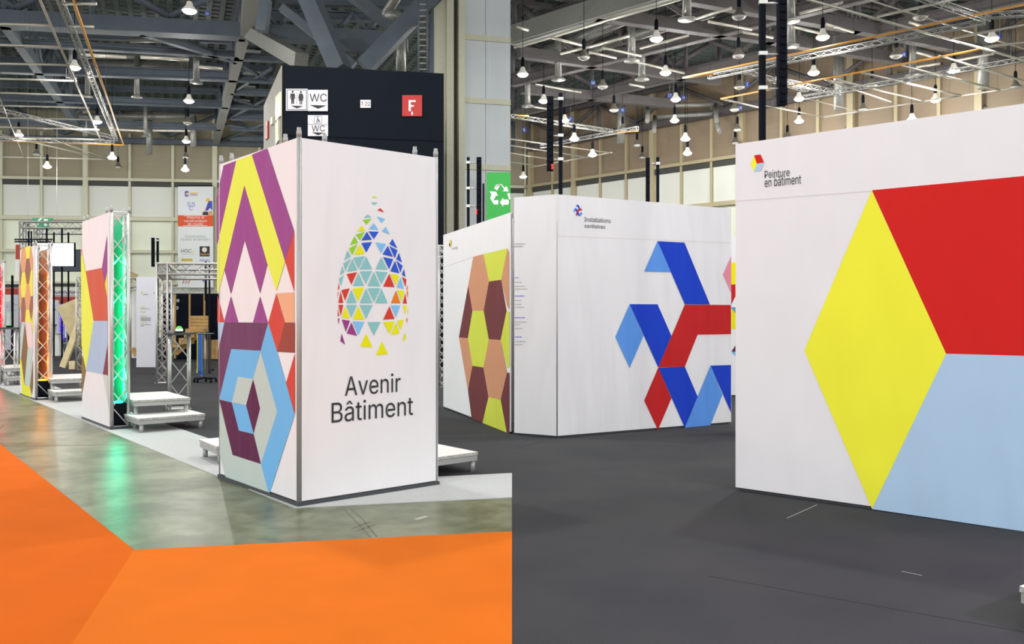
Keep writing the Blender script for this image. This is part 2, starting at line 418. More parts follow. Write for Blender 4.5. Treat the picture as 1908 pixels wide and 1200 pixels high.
# girder along the end wall
p, q = WL.pt(-6, Z, 0.6), WL.pt(WL.L - 1, Z, 0.6)
roof_beam(p, q, .35, .4, kind='i'); brace_web(p + UP * .4, q + UP * .4, 16.0, 7.6, 0.13)
# long girders running away from the visitor
for (a, b, w, h) in (((455, 74), (403, 268), .42, .6), ((8, 50), (150, 245), .4, .5), ((-190, 50), (-60, 240), .4, .5)):
    p, q = Hh(*a, Z), Hh(*b, Z)
    roof_beam(p, q, w, h, mt=m_brown if w > .41 else m_steel)
    brace_web(p + UP * h, q + UP * h, 16.2, 6.0, 0.12)
# beams beyond the long girder, towards the dark block
for (ya, yb) in ((112, 118), (152, 158), (176, 182), (203, 206), (224, 226), (244, 246), (262, 264)):
    p, q = Hh(430, ya, Z), Hh(560, yb, Z)
    roof_beam(p, q, .3, .35, kind='i')
for (a, b) in (((440, 118), (500, 150)), ((436, 170), (505, 128)), ((430, 182), (505, 205)), ((424, 222), (505, 180)), ((420, 232), (505, 246)), ((412, 262), (505, 226))):
    roof_beam(Hh(*a, Z + .2), Hh(*b, Z + .2), .09, 0, nm='roof_brace', kind='tube')
p, q = Hh(262, 66, Z), Hh(440, 119, Z); roof_beam(p, q, .28, .3)
m_hatch = mat('pale_roof_hatch', (170, 176, 170), 0.5)
for (x0, ya, x1, yb) in ((455, 94, 486, 106), (452, 128, 488, 141), (447, 160, 476, 180), (444, 186, 466, 198), (440, 212, 458, 220)):
    q = MB(); a = [Hh(x0 + 4, ya, 16.3), Hh(x1, ya + 3, 16.3), Hh(x1 - 4, yb, 16.3), Hh(x0, yb - 2, 16.3)]
    q.hull8(a, [p_ + UP * .08 for p_ in a]); q.build('roof_hatch', m_hatch, ceil)
# heavy node and raking beams over the dark block
Zn = 13.7
node = Hh(456, 72, Zn)
def rake(a, b, w, h, mt=None): roof_beam(a, b, w, h, mt or m_steel, 'raking_beam')
rake(node + Vector((.25, 0, 0)), D(482, -60, 30.5), .85, .7, m_brown)
rake(D(553, -20, 30), D(622, 140, 29.5), .6, .6)
rake(D(838, -20, 29.8), D(690, 136, 29.5), .6, .55)
rake(node + Vector((.2, 0, 0)), D(560, 128, 31), .5, .55, m_brown)
p, q = Hh(460, 73, Z), Hh(740, 88, Z); roof_beam(p, q, .7, .6)
p2, q2 = Hh(470, 34, 15.2), Hh(740, 42, 15.2); roof_beam(p2, q2, .4, .4, kind='i')
p2, q2 = Hh(520, 10, 15.8), Hh(800, 16, 15.8); roof_beam(p2, q2, .4, .4, kind='i')
rake(D(640, -10, 33), D(737, 66, 34), .35, .4)
rake(D(520, 20, 32.6), D(655, 128, 32.6), .3, .3)
for px in (682, 695): rake(D(px, 20, 33), D(px, 120, 33), .2, .2)
rake(D(505, 0, 33), D(497, 60, 33), .4, .4)
rake(D(600, 100, 34), D(760, 96, 34), .4, .5)
# short braces and web above the beam from the node
for k in range(5):
    a = p.lerp(q, k / 5) + UP * .6; b_ = p.lerp(q, (k + .5) / 5); c = p.lerp(q, (k + 1) / 5) + UP * .6
    roof_beam(a, Vector((b_.x, b_.y, 15.2)), .1, 0, nm='roof_brace', kind='tube'); roof_beam(Vector((b_.x, b_.y, 15.2)), c, .1, 0, nm='roof_brace', kind='tube')

# steel of the right bays
for (a, b, w, h, tw) in (((963, 84), (1258, -4), .8, .8, 1), ((963, 160), (1440, 45), .35, .55, 1), ((963, 218), (1413, 117), .3, .5, 1)):
    p, q = Hh(*a, Z), Hh(*b, Z); p, q = ext(p, q, -0.02, 1.9)
    roof_beam(p, q, w, h, mt=m_brown if w > .6 else m_steel2, kind='box' if w > .6 else 'i')
    brace_web(p + UP * h, q + UP * h, 16.2, 6.4, 0.13, m_steel2)
    if w > .6:
        pipe = ext(Hh(963, 87, Z - .1), Hh(1258, 1, Z - .1), -.02, 1.9); roof_beam(*pipe, .05, 0, m_rail, 'service_pipe', 'tube')
p, q = WR.pt(1.0, Z, .7), WR.pt(40, Z, .7)
roof_beam(p, q, .35, .45, m_steel2, kind='i'); brace_web(p + UP * .4, q + UP * .4, 16.0, 6.6, 0.13, m_steel2)
for (a, b, s1) in (((1128, 40), (1440, 82), 1.0), ((983, 110), (1275, 150), 1.25), ((983, 175), (1213, 198), 1.2), ((1440, 82), (1690, 122), 1.0), ((1300, 10), (1600, 62), 1.0), ((1600, 62), (1880, 116), 1.0)):
    p, q = Hh(*a, Z), Hh(*b, Z); p, q = ext(p, q, -0.05, s1)
    roof_beam(p, q, .4, .5, m_steel2)
    brace_web(p + UP * .5, q + UP * .5, 16.2, 7.0, 0.14, m_steel2)
for (a, b) in (((963, 55), (1130, -5)), ((1010, 95), (1330, 10)), ((1060, 135), (1560, 10)), ((1120, 175), (1700, 40)), ((1060, 232), (1800, 75))):
    roof_beam(Hh(*a, 15.9), Hh(*b, 15.9), .25, .35, m_steel2, 'roof_purlin', 'i')

for (a, b) in (((1028, 70), (1088, 85)), ((1045, 100), (1100, 87)), ((1100, 87), (1173, 67)), ((1123, 89), (1195, 104)), ((1098, 97), (1148, 108)), ((998, 157), (1083, 172)), ((1178, 114), (1275, 136)),
               ((1173, 157), (1200, 162)), ((1288, 37), (1363, 15)), ((1193, 90), (1283, 66)), ((1320, 40), (1400, 55)), ((1385, 60), (1440, 70)), ((993, 199), (1020, 203)), ((1478, 50), (1530, 62)), ((1540, 45), (1590, 60)), ((1490, 25), (1570, 4)),
               ((1708, 98), (1745, 107)), ((1708, 125), (1752, 118)), ((1780, 113), (1852, 100)), ((1695, 42), (1716, 48)), ((963, 50), (984, 56))):
    roof_beam(Hh(*a, 13.1), Hh(*b, 13.1), .055, 0, m_rail, 'service_pipe', 'tube')
for (a, b) in (((150, 101), (235, 106)), ((262, 106), (352, 111)), ((370, 124), (415, 128)), ((215, 241), (270, 244)), ((285, 243), (355, 244))):
    roof_beam(Hh(*a, 13.2), Hh(*b, 13.2), .08, 0, m_rail, 'service_pipe', 'tube')

# ================================================================== side wall and block on the left bay
ws = setting('wall_side', (0, 0, 0))
WS = Face((D(800, 500, 30.2).x, 30.2), (D(951, 500, 30.9).x, 30.9))
m_wpan = mat('white_wall_sheet', (206, 212, 214), 0.5, noise=0.05, nscale=1)
m_dkcol = mat('column_shadow_gap', (84, 84, 80), 0.6)
def wbox(nm, mt, px0, px1, z0, z1, e0, e1):
    a = WS.uz(px0, 400)[0]; b = WS.uz(px1, 400)[0]; q = MB()
    q.hull8([WS.pt(a, z0, e0), WS.pt(b, z0, e0), WS.pt(b, z0, e1), WS.pt(a, z0, e1)], [WS.pt(a, z1, e0), WS.pt(b, z1, e0), WS.pt(b, z1, e1), WS.pt(a, z1, e1)])
    return q.build(nm, mt, ws)
wbox('wall_core', m_cream, 806, 951, 0, 16, -.5, -.06)
edges_y = [-60, 72, 189, 312, 470, 588]
zs = [WS.uz(905, y)[1] for y in edges_y]
for z1, z0 in zip(zs, zs[1:] + [0]):
    for a, b in ((862, 904.5), (905.2, 951)):
        wbox('wall_sheet', m_wpan, a, b, z0 + .1, z1 - .1, -.06, .0)
    wbox('wall_rail', m_cream, 862, 951, z0 - .1, z0 + .1, -.06, .06)
wbox('wall_post', m_cream, 850.5, 861.5, 0, 16, -.06, .5)
wbox('wall_post', m_dkcol, 842, 850, 0, 16, -.06, .05)  # recess between the posts, its shade put into the dark colour
wbox('wall_post', m_cream, 829, 842, 0, 16, -.06, .4)
wbox('wall_post', m_cream, 806, 829, 0, 13.3, -.06, .25)
wbox('wall_post', m_steel, 800, 806, 0, 15.5, .0, .3)

BF = Face((D(526, 588, 24).x, 24.0), (D(827, 588, 24.85).x, 24.85))
zt = BF.uz(526, 121)[1]
cA = BF.pt(0, 0); cB = BF.pt(BF.uz(827, 588)[0], 0); cD = Vector((D(493, 196, 28.6).x, 28.6, 0)); cC = cB + (cD - cA)
block = thing('service_block', 'dark navy toilet block with cream side and pictogram signs near the roof', 'building', cA)
m_navy = mat('navy_cladding', (13, 20, 30), 0.7, noise=0.12, nscale=1.5, spec=0.12)
m_side = mat('cream_cladding', (150, 146, 132), 0.6, noise=0.06)
q = MB(); q.slab([cA, cB, cC, cD], 0, zt); q.build('front_cladding', m_navy, block)
q = MB(); nrm = (cD - cA).normalized(); sn = Vector((-nrm.y, nrm.x, 0)) * 0.03
q.slab([cA + sn * .2, cA + sn, cD + sn, cD + sn * .2], 0, zt - .02); q.build('side_cladding', m_side, block)
zj = BF.uz(676, 258)[1]
q = MB(); q.hull8([BF.pt(0, zj, .0), BF.pt(BF.L, zj, 0), BF.pt(BF.L, zj, .02), BF.pt(0, zj, .02)], [BF.pt(0, zj + .04, 0), BF.pt(BF.L, zj + .04, 0), BF.pt(BF.L, zj + .04, .02), BF.pt(0, zj + .04, .02)])
q.build('cladding_joint', m_black, block)
m_sgn = mat('white_sign', (214, 213, 216), 0.35); m_ink = mat('sign_ink', (28, 24, 32), 0.5); m_rsgn = mat('red_sign', (182, 34, 28), 0.35)
def c2(x, y): return (470 + x / 3.975, y / 3.975)
def plate(face, x0, y0, x1, y1, mt, name, parent, e=.04):
    q = MB(); a = [face.at(x0, y0), face.at(x1, y0), face.at(x1, y1), face.at(x0, y1)]
    q.hull8([p for p in a], [p + face.n * e for p in a]); return q.build(name, mt, parent)
s1 = plate(BF, *c2(250, 660), *c2(410, 822), m_sgn, 'sign_plate', block)
q = MB()
def pc(pts, mi, e=.045): poly(q, BF, [c2(*p) for p in pts], mi, e)
for (x0, y0, x1, y1) in ((258, 668, 404, 672), (258, 812, 404, 816), (258, 668, 262, 816), (400, 668, 404, 816)): pc([(x0, y0), (x1, y0), (x1, y1), (x0, y1)], 0)
def head(cx, cy, r): pc([(cx + r * math.cos(k * .6283), cy + r * math.sin(k * .6283)) for k in range(10)], 0)
head(300, 683, 8); head(361, 686, 8)
pc([(284, 696), (316, 696), (319, 735), (313, 735), (311, 708), (310, 773), (302, 773), (300, 742), (298, 773), (290, 773), (289, 708), (287, 735), (281, 735)], 0)
pc([(348, 697), (374, 697), (381, 730), (375, 732), (370, 712), (378, 748), (370, 748), (370, 776), (363, 776), (363, 748), (359, 748), (359, 776), (352, 776), (352, 748), (343, 748), (352, 712), (347, 732), (341, 730)], 0)
pc([(330, 690), (332, 690), (332, 778), (330, 778)], 0)
pc([(287, 785), (378, 788), (332, 806)], 0)
q.build('pictogram', m_ink, s1)
s2 = plate(BF, *c2(413, 668), *c2(560, 825), m_sgn, 'sign_plate', block)
q = MB(); write(q, BF, 'WC', c2(426, 755), c2(552, 755), c2(426, 697), .045); pc([(425, 780), (550, 784), (488, 809)], 0); q.build('lettering', m_ink, s2)
s3 = plate(BF, *c2(412, 855), *c2(562, 1010), m_sgn, 'sign_plate', block)
q = MB(); write(q, BF, 'WC', c2(441, 976), c2(538, 976), c2(441, 930), .045); pc([(440, 982), (536, 985), (488, 1004)], 0); pc([(412, 921), (562, 924), (562, 926), (412, 923)], 0)
for (x0, y0, x1, y1) in ((458, 862, 516, 864), (458, 914, 516, 916), (458, 862, 460, 916), (514, 862, 516, 916)): pc([(x0, y0), (x1, y0), (x1, y1), (x0, y1)], 0)
head(485, 872, 4); pc([(482, 878), (488, 878), (490, 889), (498, 890), (503, 905), (498, 906), (493, 896), (484, 895)], 0)
pc([(478, 888), (481, 890), (478, 899), (484, 905), (491, 901), (494, 904), (485, 910), (475, 904)], 0)
q.build('lettering', m_ink, s3)
s4 = plate(BF, *c2(800, 742), *c2(878, 801), m_sgn, 'sign_plate', block)
q = MB(); write(q, BF, 'T 22', c2(806, 785), c2(872, 785), c2(806, 758), .045); q.build('lettering', m_ink, s4)
s5 = plate(BF, *c2(1110, 707), *c2(1257, 863), m_rsgn, 'sign_plate', block); s5['label'] = 'red plate with white F'
q = MB(); pc([(1157, 744), (1210, 744), (1210, 759), (1174, 759), (1174, 780), (1196, 780), (1196, 794), (1174, 794), (1174, 826), (1157, 826)], 0)
pc([(1178, 828), (1188, 828), (1188, 845), (1192, 845), (1183, 858), (1174, 845), (1178, 845)], 0); q.build('lettering', m_sgn, s5)
SF = Face((cA.x + sn.x, cA.y + sn.y), (cD.x + sn.x, cD.y + sn.y))
m_yel = mat('cream_sign', (226, 222, 190), 0.4)
for (x0, y0, x1, y1, mt, pair) in ((183, 700, 217, 880, m_yel, 0), (183, 900, 204, 1060, m_yel, 0), (146, 870, 159, 925, m_yel, 0), (107, 905, 124, 1030, m_rsgn, 0)):
    q = MB(); sk = 20 if x1 - x0 > 20 else 8
    a = [SF.at(*c2(x0, y0 + sk)), SF.at(*c2(x1, y0 - sk)), SF.at(*c2(x1, y1 - sk)), SF.at(*c2(x0, y1 + sk))]
    q.hull8(a, [p + SF.n * .05 for p in a]); q.build('side_sign', mt, block)

# ducts and ladder above the block
du = thing('air_duct', 'metal air duct dropping behind the raking beams above the navy block', 'duct', D(747, 130, 31))
q = MB(); q.path([D(747, 150, 31.5), D(747, 34, 31.5), D(720, 24, 31.5), D(762, -40, 31)], .18, 12); q.build('duct_pipe', m_duct, du)
la = thing('access_ladder', 'blue grey cat ladder rising above the navy block', 'ladder', D(787, 150, 27.5))
q = MB()
for px in (780, 796): q.tube(D(px, 150, 27.5), D(px, -30, 27.5), .035, 6)
q.build('ladder_rails', m_steel, la)
q = MB()
for k in range(16): y = 140 - k * 11; q.tube(D(780, y, 27.5), D(796, y, 27.5), .02, 5)
q.build('ladder_rungs', m_rail, la, stuff=True)

# ================================================================== PRINTED TOWERS
YEL, PUR, RED, PEACH, BRN = (222, 234, 84), (150, 74, 140), (204, 74, 62), (228, 172, 134), (152, 72, 60)
PLUM, DPLUM, BLU, MINT, LBL, PINK = (110, 62, 96), (94, 38, 74), (112, 180, 230), (188, 202, 196), (168, 190, 216), (226, 150, 165)
def printed(face, groups, parent, name='printed_pattern', e=.004):
    """groups: list of (colour, [pixel polygons]); one flat printed mesh"""
    q = MB(); mats = []
    for i, (c, ps) in enumerate(groups):
        mats.append(cloth(c) if isinstance(c, tuple) else c)
        for k, p in enumerate(ps): poly(q, face, p, i, e)
    return q.build(name, mats, parent)
def sheet(name, face, u0, u1, z0, z1, parent, c=WHITE, th=.012):
    q = MB(); q.hull8([face.pt(u0, z0, -th), face.pt(u1, z0, -th), face.pt(u1, z0), face.pt(u0, z0)], [face.pt(u0, z1, -th), face.pt(u1, z1, -th), face.pt(u1, z1), face.pt(u0, z1)])
    return q.build(name, cloth(c), parent)
def spigot(p, parent, h=.075):
    q = MB(); q.lathe(p, [(.0, 0), (.022, 0), (.022, h * .6), (.017, h * .7), (.017, h), (0, h)], 8)
    q.build('spigot', m_alud, parent)

# ---- tower 1: Avenir Batiment
A, B_, C_ = G(556, 945), G(408, 890.5), G(816, 904); D_ = B_ + (C_ - A)
H1 = D(556, 256, A.y).z
t1 = thing('printed_tower', 'large white cloth covered tower with egg emblem of triangles and a yellow purple printed side', 'exhibition tower', A)
def grow(poly, k):
    c = sum(poly, Vector()) / len(poly); return [c + (p - c) * k for p in poly]
q = MB(); q.slab(grow([A, C_, D_, B_], 1.015), 0, .035); q.build('base_plate', m_base, t1)
FL1, FR1 = Face(B_, A), Face(A, C_)
Fb1, Fd1 = Face(C_, D_), Face(D_, B_)
sheet('banner', FL1, .01, FL1.L - .03, .045, H1, t1); sheet('banner', FR1, .03, FR1.L - .005, .045, H1, t1)
q = MB(); q.slab([C_, D_, D_ + (A - C_).normalized() * .02, C_ + (A - C_).normalized() * .02], .045, H1); q.build('banner', cloth(WHITE), t1)
q = MB(); q.slab([D_, B_, B_ + (A - B_).normalized() * .02, D_ + (A - B_).normalized() * .02], .045, H1); q.build('banner', cloth(WHITE), t1)
for p in (A, B_, C_, D_):
    c = (A + D_) / 2; p2 = p + (c - p).normalized() * .022
    q = MB(); q.tube(p2 + UP * .035, p2 + UP * (H1 + .01), .02, 10); q.build('corner_post', m_alud, t1)
    spigot(p2 + UP * (H1 + .01), t1)
for p in (A.lerp(B_, .16), A.lerp(B_, .86), A.lerp(C_, .17), A.lerp(C_, .84)):
    p2 = p + ((A + D_) / 2 - p).normalized() * .03; spigot(p2 + UP * H1, t1)
def u5(*ps): return [(400 + x / 3.3333, 240 + y / 3.3333) for x, y in ps]
def u6(*ps): return [(400 + x / 3.158, 580 + y / 3.158) for x, y in ps]
lo = lambda x, y: (400 + x / 3.158, 580 + y / 3.158)
printed(FL1, [
 (PUR, [u5((57, 228), (137, 198), (19, 722), (15, 700), (14, 430)), u5((233, 161), (328, 122), (395, 330), (494, 630), (440, 825), (345, 520)),
        u5((187, 350), (290, 700), (330, 840), (284, 1022), (240, 870), (188, 690), (103, 1027), (62, 875)),
        u5((103, 1040), (148, 1202), (60, 1202)), u5((284, 1042), (332, 1202), (240, 1202))]),
 (YEL, [u5((137, 198), (233, 161), (345, 520), (440, 825), (385, 1008), (330, 840), (290, 700), (187, 350), (62, 875), (22, 1030), (17, 1000), (19, 722))]),
 (RED, [u5((20, 1035), (62, 1202), (19, 1202)), u5((440, 825), (496, 632), (496, 1012)),
        u5((385, 1022), (438, 1203)) + u6((370, 238), (317, 67)), u6((422, 422), (474, 248), (475, 605))]),
 (PEACH, [u5((388, 1022), (496, 1015), (496, 1203), (440, 1203))]),
 (BRN, [u6((415, 67), (474, 67), (474, 244), (370, 238))]),
 ((170, 196, 226), [u6((21, 63), (60, 63), (24, 225))]),
 (PLUM, [u6((62, 65), (317, 67), (272, 232), (100, 222), (28, 518), (24, 515), (22, 235))]),
 (BLU, [u6((317, 67), (370, 238), (422, 422), (473, 608), (322, 1080), (275, 898), (370, 590), (328, 440), (272, 234)),
        u6((100, 222), (272, 232), (228, 398), (140, 385), (103, 535), (28, 518)), u6((103, 537), (187, 552), (232, 722), (145, 702))]),
 (MINT, [u6((272, 236), (328, 440), (370, 590), (275, 898), (232, 722), (270, 572), (240, 440), (228, 398)), u6((140, 385), (228, 398), (187, 552), (103, 535)),
         u6((29, 525), (108, 845), (275, 900), (322, 1080), (68, 982), (28, 830))]),
 (DPLUM, [u6((228, 402), (240, 440), (270, 572), (232, 720), (187, 552)), u6((31, 520), (103, 537), (145, 702), (232, 722), (275, 898), (108, 845))]),
], t1)
EGG = {
 'Y': (226, 224, 20), 'T': (134, 192, 194), 'R': (206, 64, 48), 'G': (142, 206, 46), 'L': (128, 190, 234), 'B': (50, 88, 202), 'P': (148, 62, 132), 'O': (222, 126, 34)}
TRI = """Y323,99 343,90 362,100;T322,131 366,131 344,150;R362,183 383,169 408,197;T275,233 298,211 325,229;G267,246 325,239 292,277;L361,223 415,241 391,267
Y230,325 260,282 283,317;L306,306 339,268 370,312;L393,321 417,292 446,342;G222,343 281,323 248,380;B257,382 294,325 327,377;B304,322 372,324 340,373;G183,413 213,353 236,396
B257,398 328,392 290,461;G176,434 234,403 198,478;Y211,478 247,407 280,469;L350,393 420,405 389,466;B442,405 462,371 495,435;B397,473 431,417 466,490;B442,417 495,446 478,499
T144,514 167,445 189,488;T139,532 190,500 152,585;T163,587 199,501 231,578;T204,494 281,484 240,568;T246,573 289,487 329,570;T351,570 389,492 429,574;B401,490 467,504 440,571
B448,584 479,515 508,598;B487,504 505,463 525,527;B487,513 529,548 515,594;B524,605 538,569 548,622;T117,610 132,549 145,592;T111,632 142,608 123,684;R161,602 229,590 192,673
T202,681 238,594 276,679;T247,585 328,582 288,669;T299,681 340,588 382,683;T351,584 431,590 389,670;R401,684 441,600 476,689;Y448,598 506,611 485,678;L491,690 515,624 537,700
R525,620 554,637 548,690;R103,708 109,660 114,697;R99,765 103,720 108,718;R107,792 121,715 139,793;R126,707 181,696 151,778;T158,793 192,705 227,794;Y200,698 277,690 236,783
T247,794 289,697 330,794;T299,695 382,695 341,787;T349,794 390,698 431,794;O452,794 485,710 515,795;Y493,705 540,714 523,783;R530,796 546,728 557,797;O553,700 562,672 562,715
O555,716 565,717 563,770;R107,805 139,805 122,878;R102,828 113,880 103,878;Y129,887 151,814 181,895;T157,805 228,805 192,890;Y202,901 237,813 277,902;T246,805 331,806 289,897
R401,902 442,814 476,898;L449,807 513,809 485,889;Y531,808 556,808 548,872;Y557,875 566,830 566,850;P103,893 114,895 108,935;P129,901 183,909 156,982;P161,993 192,920 229,1009
L200,913 278,917 237,1005;T298,918 383,917 341,1008;Y402,917 476,913 443,997;Y451,1004 485,920 509,992;Y493,910 537,902 517,972;O552,895 561,890 559,930
P119,1043 128,992 151,1067;Y249,1080 288,993 331,1083;Y352,1137 394,1046 431,1129;Y526,1049 546,983 552,1025"""
gr = {k: [] for k in EGG}
for s in TRI.replace('\n', ';').split(';'):
    gr[s[0]].append([(600 + float(p.split(',')[0]) / 3.53, 340 + float(p.split(',')[1]) / 3.53) for p in s[1:].split()])
for k, v in gr.items():
    for tri in v: printed(FR1, [(EGG[k], [tri])], t1, 'printed_triangle')
q = MB()
def ct(x, y): return (600 + x / 9.54, 680 + y / 9.54)
write(q, FR1, 'Avenir', ct(402, 556), ct(1392, 478), ct(402, 200))
q.build('lettering', m_text, t1); q = MB(); write(q, FR1, 'Bâtiment', ct(165, 1034), ct(1614, 890), ct(165, 662)); q.build('lettering', m_text, t1)

# ---- towers 2, 3, 4: end truss open, coloured light inside
def light_tower(label, base, top_y, depth_w, light_c, lit_cloth_c, groups, power, tube_y):
    """base: corner post pixel, far-left pixel, right pixel on the floor"""
    a, bl = G(*base[0]), G(*base[1])
    H = D(base[0][0], top_y, a.y).z
    t = (bl - a).normalized(); L = (bl - a).length
    nrm = Vector((-t.y, t.x, 0)); 
    if nrm.y < 0: nrm = -nrm
    w = depth_w; c = a + nrm * w; d = bl + nrm * w
    root = thing('light_tower', label, 'exhibition tower', a)
    q = MB(); q.slab(grow([a, c, d, bl], 1.03), 0, .035); q.build('base_plate', m_base, root)
    for e0, sg in ((a, 1), (bl, -1)):
        lattice(root, e0 + UP * .04 + nrm * .03 + t * .03 * sg, e0 + UP * H + nrm * .03 + t * .03 * sg, nrm, t * sg, w - .06, .024, w * .95, m_alu, .009, chord_name='corner_post')
        for x in (Vector(), nrm * (w - .04), t * sg * (w - .04), nrm * (w - .04) + t * sg * (w - .04)):
            spigot(e0 + nrm * .02 + t * sg * .02 + x + UP * H, root)
    fr = Face(bl, a)
    sheet('banner', fr, 0, fr.L - .05, .04, H - .01, root)
    bk = Face(d, c); tint = mat('light_tinted_liner_' + light_c[0], lit_cloth_c, .8)  # coloured light on the rear cloth is put into its colour
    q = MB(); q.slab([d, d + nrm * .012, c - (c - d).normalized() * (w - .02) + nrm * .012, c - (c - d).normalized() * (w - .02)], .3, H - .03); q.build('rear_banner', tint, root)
    printed(fr, groups, root)
    # lamp at the foot, added glow tube standing in for the lit rear post
    lp = a + nrm * w * .5 + t * w * .62
    q = MB(); q.box(lp + UP * .2, w * .7, w * .7, .3, 0, math.atan2(t.y, t.x)); f = q.build('floodlight', m_black, root)
    q = MB(); q.lathe(lp + UP * .35, [(0, 0), (w * .25, 0), (w * .25, .02), (0, .02)], 12); q.build('lens', mat('lens_' + light_c[0], light_c[1], .4, emit=light_c[1], power=6), f)
    lt = a + nrm * w * .88 + t * (w - .01)
    q = MB(); q.tube(lt + UP * tube_y[0], lt + UP * tube_y[1], .014, 8); q.build('glow_tube', mat('tube_' + light_c[0], light_c[1], .4, emit=light_c[1], power=1.5), root)
    for zz in (.6, 1.1, 1.7, 2.3):
        l = bpy.data.lights.new('tower_light', 'POINT'); l.energy = power; l.color = lin(light_c[1]); l.shadow_soft_size = .03
        lo_ = bpy.data.objects.new('tower_light', l); COL.objects.link(lo_); lo_.parent = root
        lo_.location = a + nrm * w * .5 + t * (w * .85) + UP * zz - a
    return root, fr, H
def k3(*ps): return [(140 + x / 6, 380 + y / 6) for x, y in ps]
def k4(*ps): return [(140 + x / 4.8, 570 + y / 4.8) for x, y in ps]
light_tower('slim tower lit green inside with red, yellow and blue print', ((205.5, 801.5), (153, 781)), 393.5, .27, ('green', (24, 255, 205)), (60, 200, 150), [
 (PEACH, [k3((67, 480), (85, 572), (67, 576))]),
 (YEL, [k3((67, 578), (85, 572), (120, 752), (188, 1170)) + k4((167, 133), (98, 577), (60, 345)), k3((361, 765), (361, 1050), (335, 905))]),
 ((200, 92, 66), [k3((120, 752), (302, 715), (338, 895), (361, 1045)) + k4((293, 133), (167, 133))]),
 (PUR, [k3((360, 350), (361, 760), (338, 880), (302, 712))]),
 (LBL, [k4((167, 134), (294, 134), (293, 345), (250, 612), (98, 580))]),
 ((132, 64, 78), [k4((294, 345), (296, 622), (250, 612))]),
 ((140, 112, 62), [k4((69, 440), (98, 580), (61, 800), (60, 520))]),
 ((200, 208, 204), [k4((250, 613), (296, 622), (303, 925))]),
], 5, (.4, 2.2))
def k1(*ps): return [(x / 6, 390 + y / 6) for x, y in ps]
def k2(*ps): return [(x / 6, 570 + y / 6) for x, y in ps]
TAN, COC = (216, 160, 116), (150, 100, 80)
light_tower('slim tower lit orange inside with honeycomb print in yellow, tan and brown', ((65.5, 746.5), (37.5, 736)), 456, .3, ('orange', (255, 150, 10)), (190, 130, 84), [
 (TAN, [k1((245, 440), (283, 428), (298, 555), (280, 700), (247, 705), (230, 590)), k1((345, 403), (371, 560), (371, 675), (347, 680), (330, 548)), k1((217, 852), (233, 850), (247, 985), (235, 1115), (222, 1110)),
        k1((300, 836), (328, 832), (347, 972), (328, 1118), (293, 1120), (280, 985))]),
 ((228, 222, 84), [k1((283, 427), (343, 403), (330, 545), (297, 555)), k1((247, 708), (282, 702), (300, 835), (283, 983), (247, 985), (232, 850)), k1((347, 682), (371, 677), (371, 968), (347, 972), (328, 832)),
        k1((293, 1122), (328, 1118)) + k2((352, 180), (282, 180)), k2((371, 40), (371, 330), (352, 180))]),
 (COC, [k1((298, 555), (330, 548), (347, 680), (328, 832), (300, 835), (283, 702)), k1((230, 590), (247, 708), (233, 850), (217, 850)),
        k1((247, 987), (280, 985), (293, 1120)) + k2((282, 180), (243, 180)) + k1((235, 1115)), k1((347, 974), (371, 970)) + k2((371, 20), (352, 170)) + k1((328, 1120))]),
 (PINK, [k2((222, 40), (243, 180), (222, 180))]), ((150, 146, 168), [k2((222, 182), (243, 182), (228, 300), (222, 240))]),
 (MINT, [k2((246, 182), (280, 182), (238, 595), (222, 590), (232, 300)), k2((313, 467), (371, 475), (337, 900), (275, 880))]),
 ((132, 100, 62), [k2((280, 195), (313, 465), (273, 870), (240, 595)), k2((371, 600), (371, 890), (358, 1000), (340, 900))]),
 ((228, 206, 206), [k2((282, 182), (352, 180), (371, 460), (313, 465))]),
 ((226, 224, 60), [k2((222, 593), (240, 597), (273, 870), (337, 900), (352, 1030), (250, 1000))]),
], 2.6, (.4, 2.4))
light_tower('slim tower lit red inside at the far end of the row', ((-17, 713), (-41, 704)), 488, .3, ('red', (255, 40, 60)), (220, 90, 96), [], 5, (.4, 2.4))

# ---- big walls
def wall_panel(label, a, b, H, parent_name='exhibition_wall', th=.32, side=True):
    root = thing(parent_name, label, 'exhibition wall', a)
    f = Face(a, b)
    q = MB(); q.hull8([f.pt(.015, .0, -th), f.pt(f.L - .015, .0, -th), f.pt(f.L - .015, .0, -.03), f.pt(.015, .0, -.03)], [f.pt(.015, .05, -th), f.pt(f.L - .015, .05, -th), f.pt(f.L - .015, .05, -.03), f.pt(.015, .05, -.03)])
    q.build('base_plate', m_base, root)
    sheet('banner', f, 0, f.L, .035, H, root)
    q = MB(); q.hull8([f.pt(0, .04, -th), f.pt(f.L, .04, -th), f.pt(f.L, .04, -th - .012), f.pt(0, .04, -th - .012)], [f.pt(0, H, -th), f.pt(f.L, H, -th), f.pt(f.L, H, -th - .012), f.pt(0, H, -th - .012)]); q.build('rear_banner', cloth(WHITE), root)
    for u in (.03, f.L - .03):
        q = MB(); q.tube(f.pt(u, .04, -.035), f.pt(u, H - .005, -.035), .02, 8); q.build('corner_post', m_alud, root)
        q = MB(); q.tube(f.pt(u, .04, -th + .02), f.pt(u, H - .005, -th + .02), .02, 8); q.build('corner_post', m_alud, root)
    q = MB()
    for e in (-.035, -th + .02): q.tube(f.pt(.03, H - .03, e), f.pt(f.L - .03, H - .03, e), .02, 8)
    n = int(f.L / .3)
    for k in range(n): q.tube(f.pt(.03 + k * .3, H - .03, -.035), f.pt(.18 + k * .3, H - .03, -th + .02), .01, 5)
    q.build('top_frame', m_alud, root, stuff=True)
    return root, f
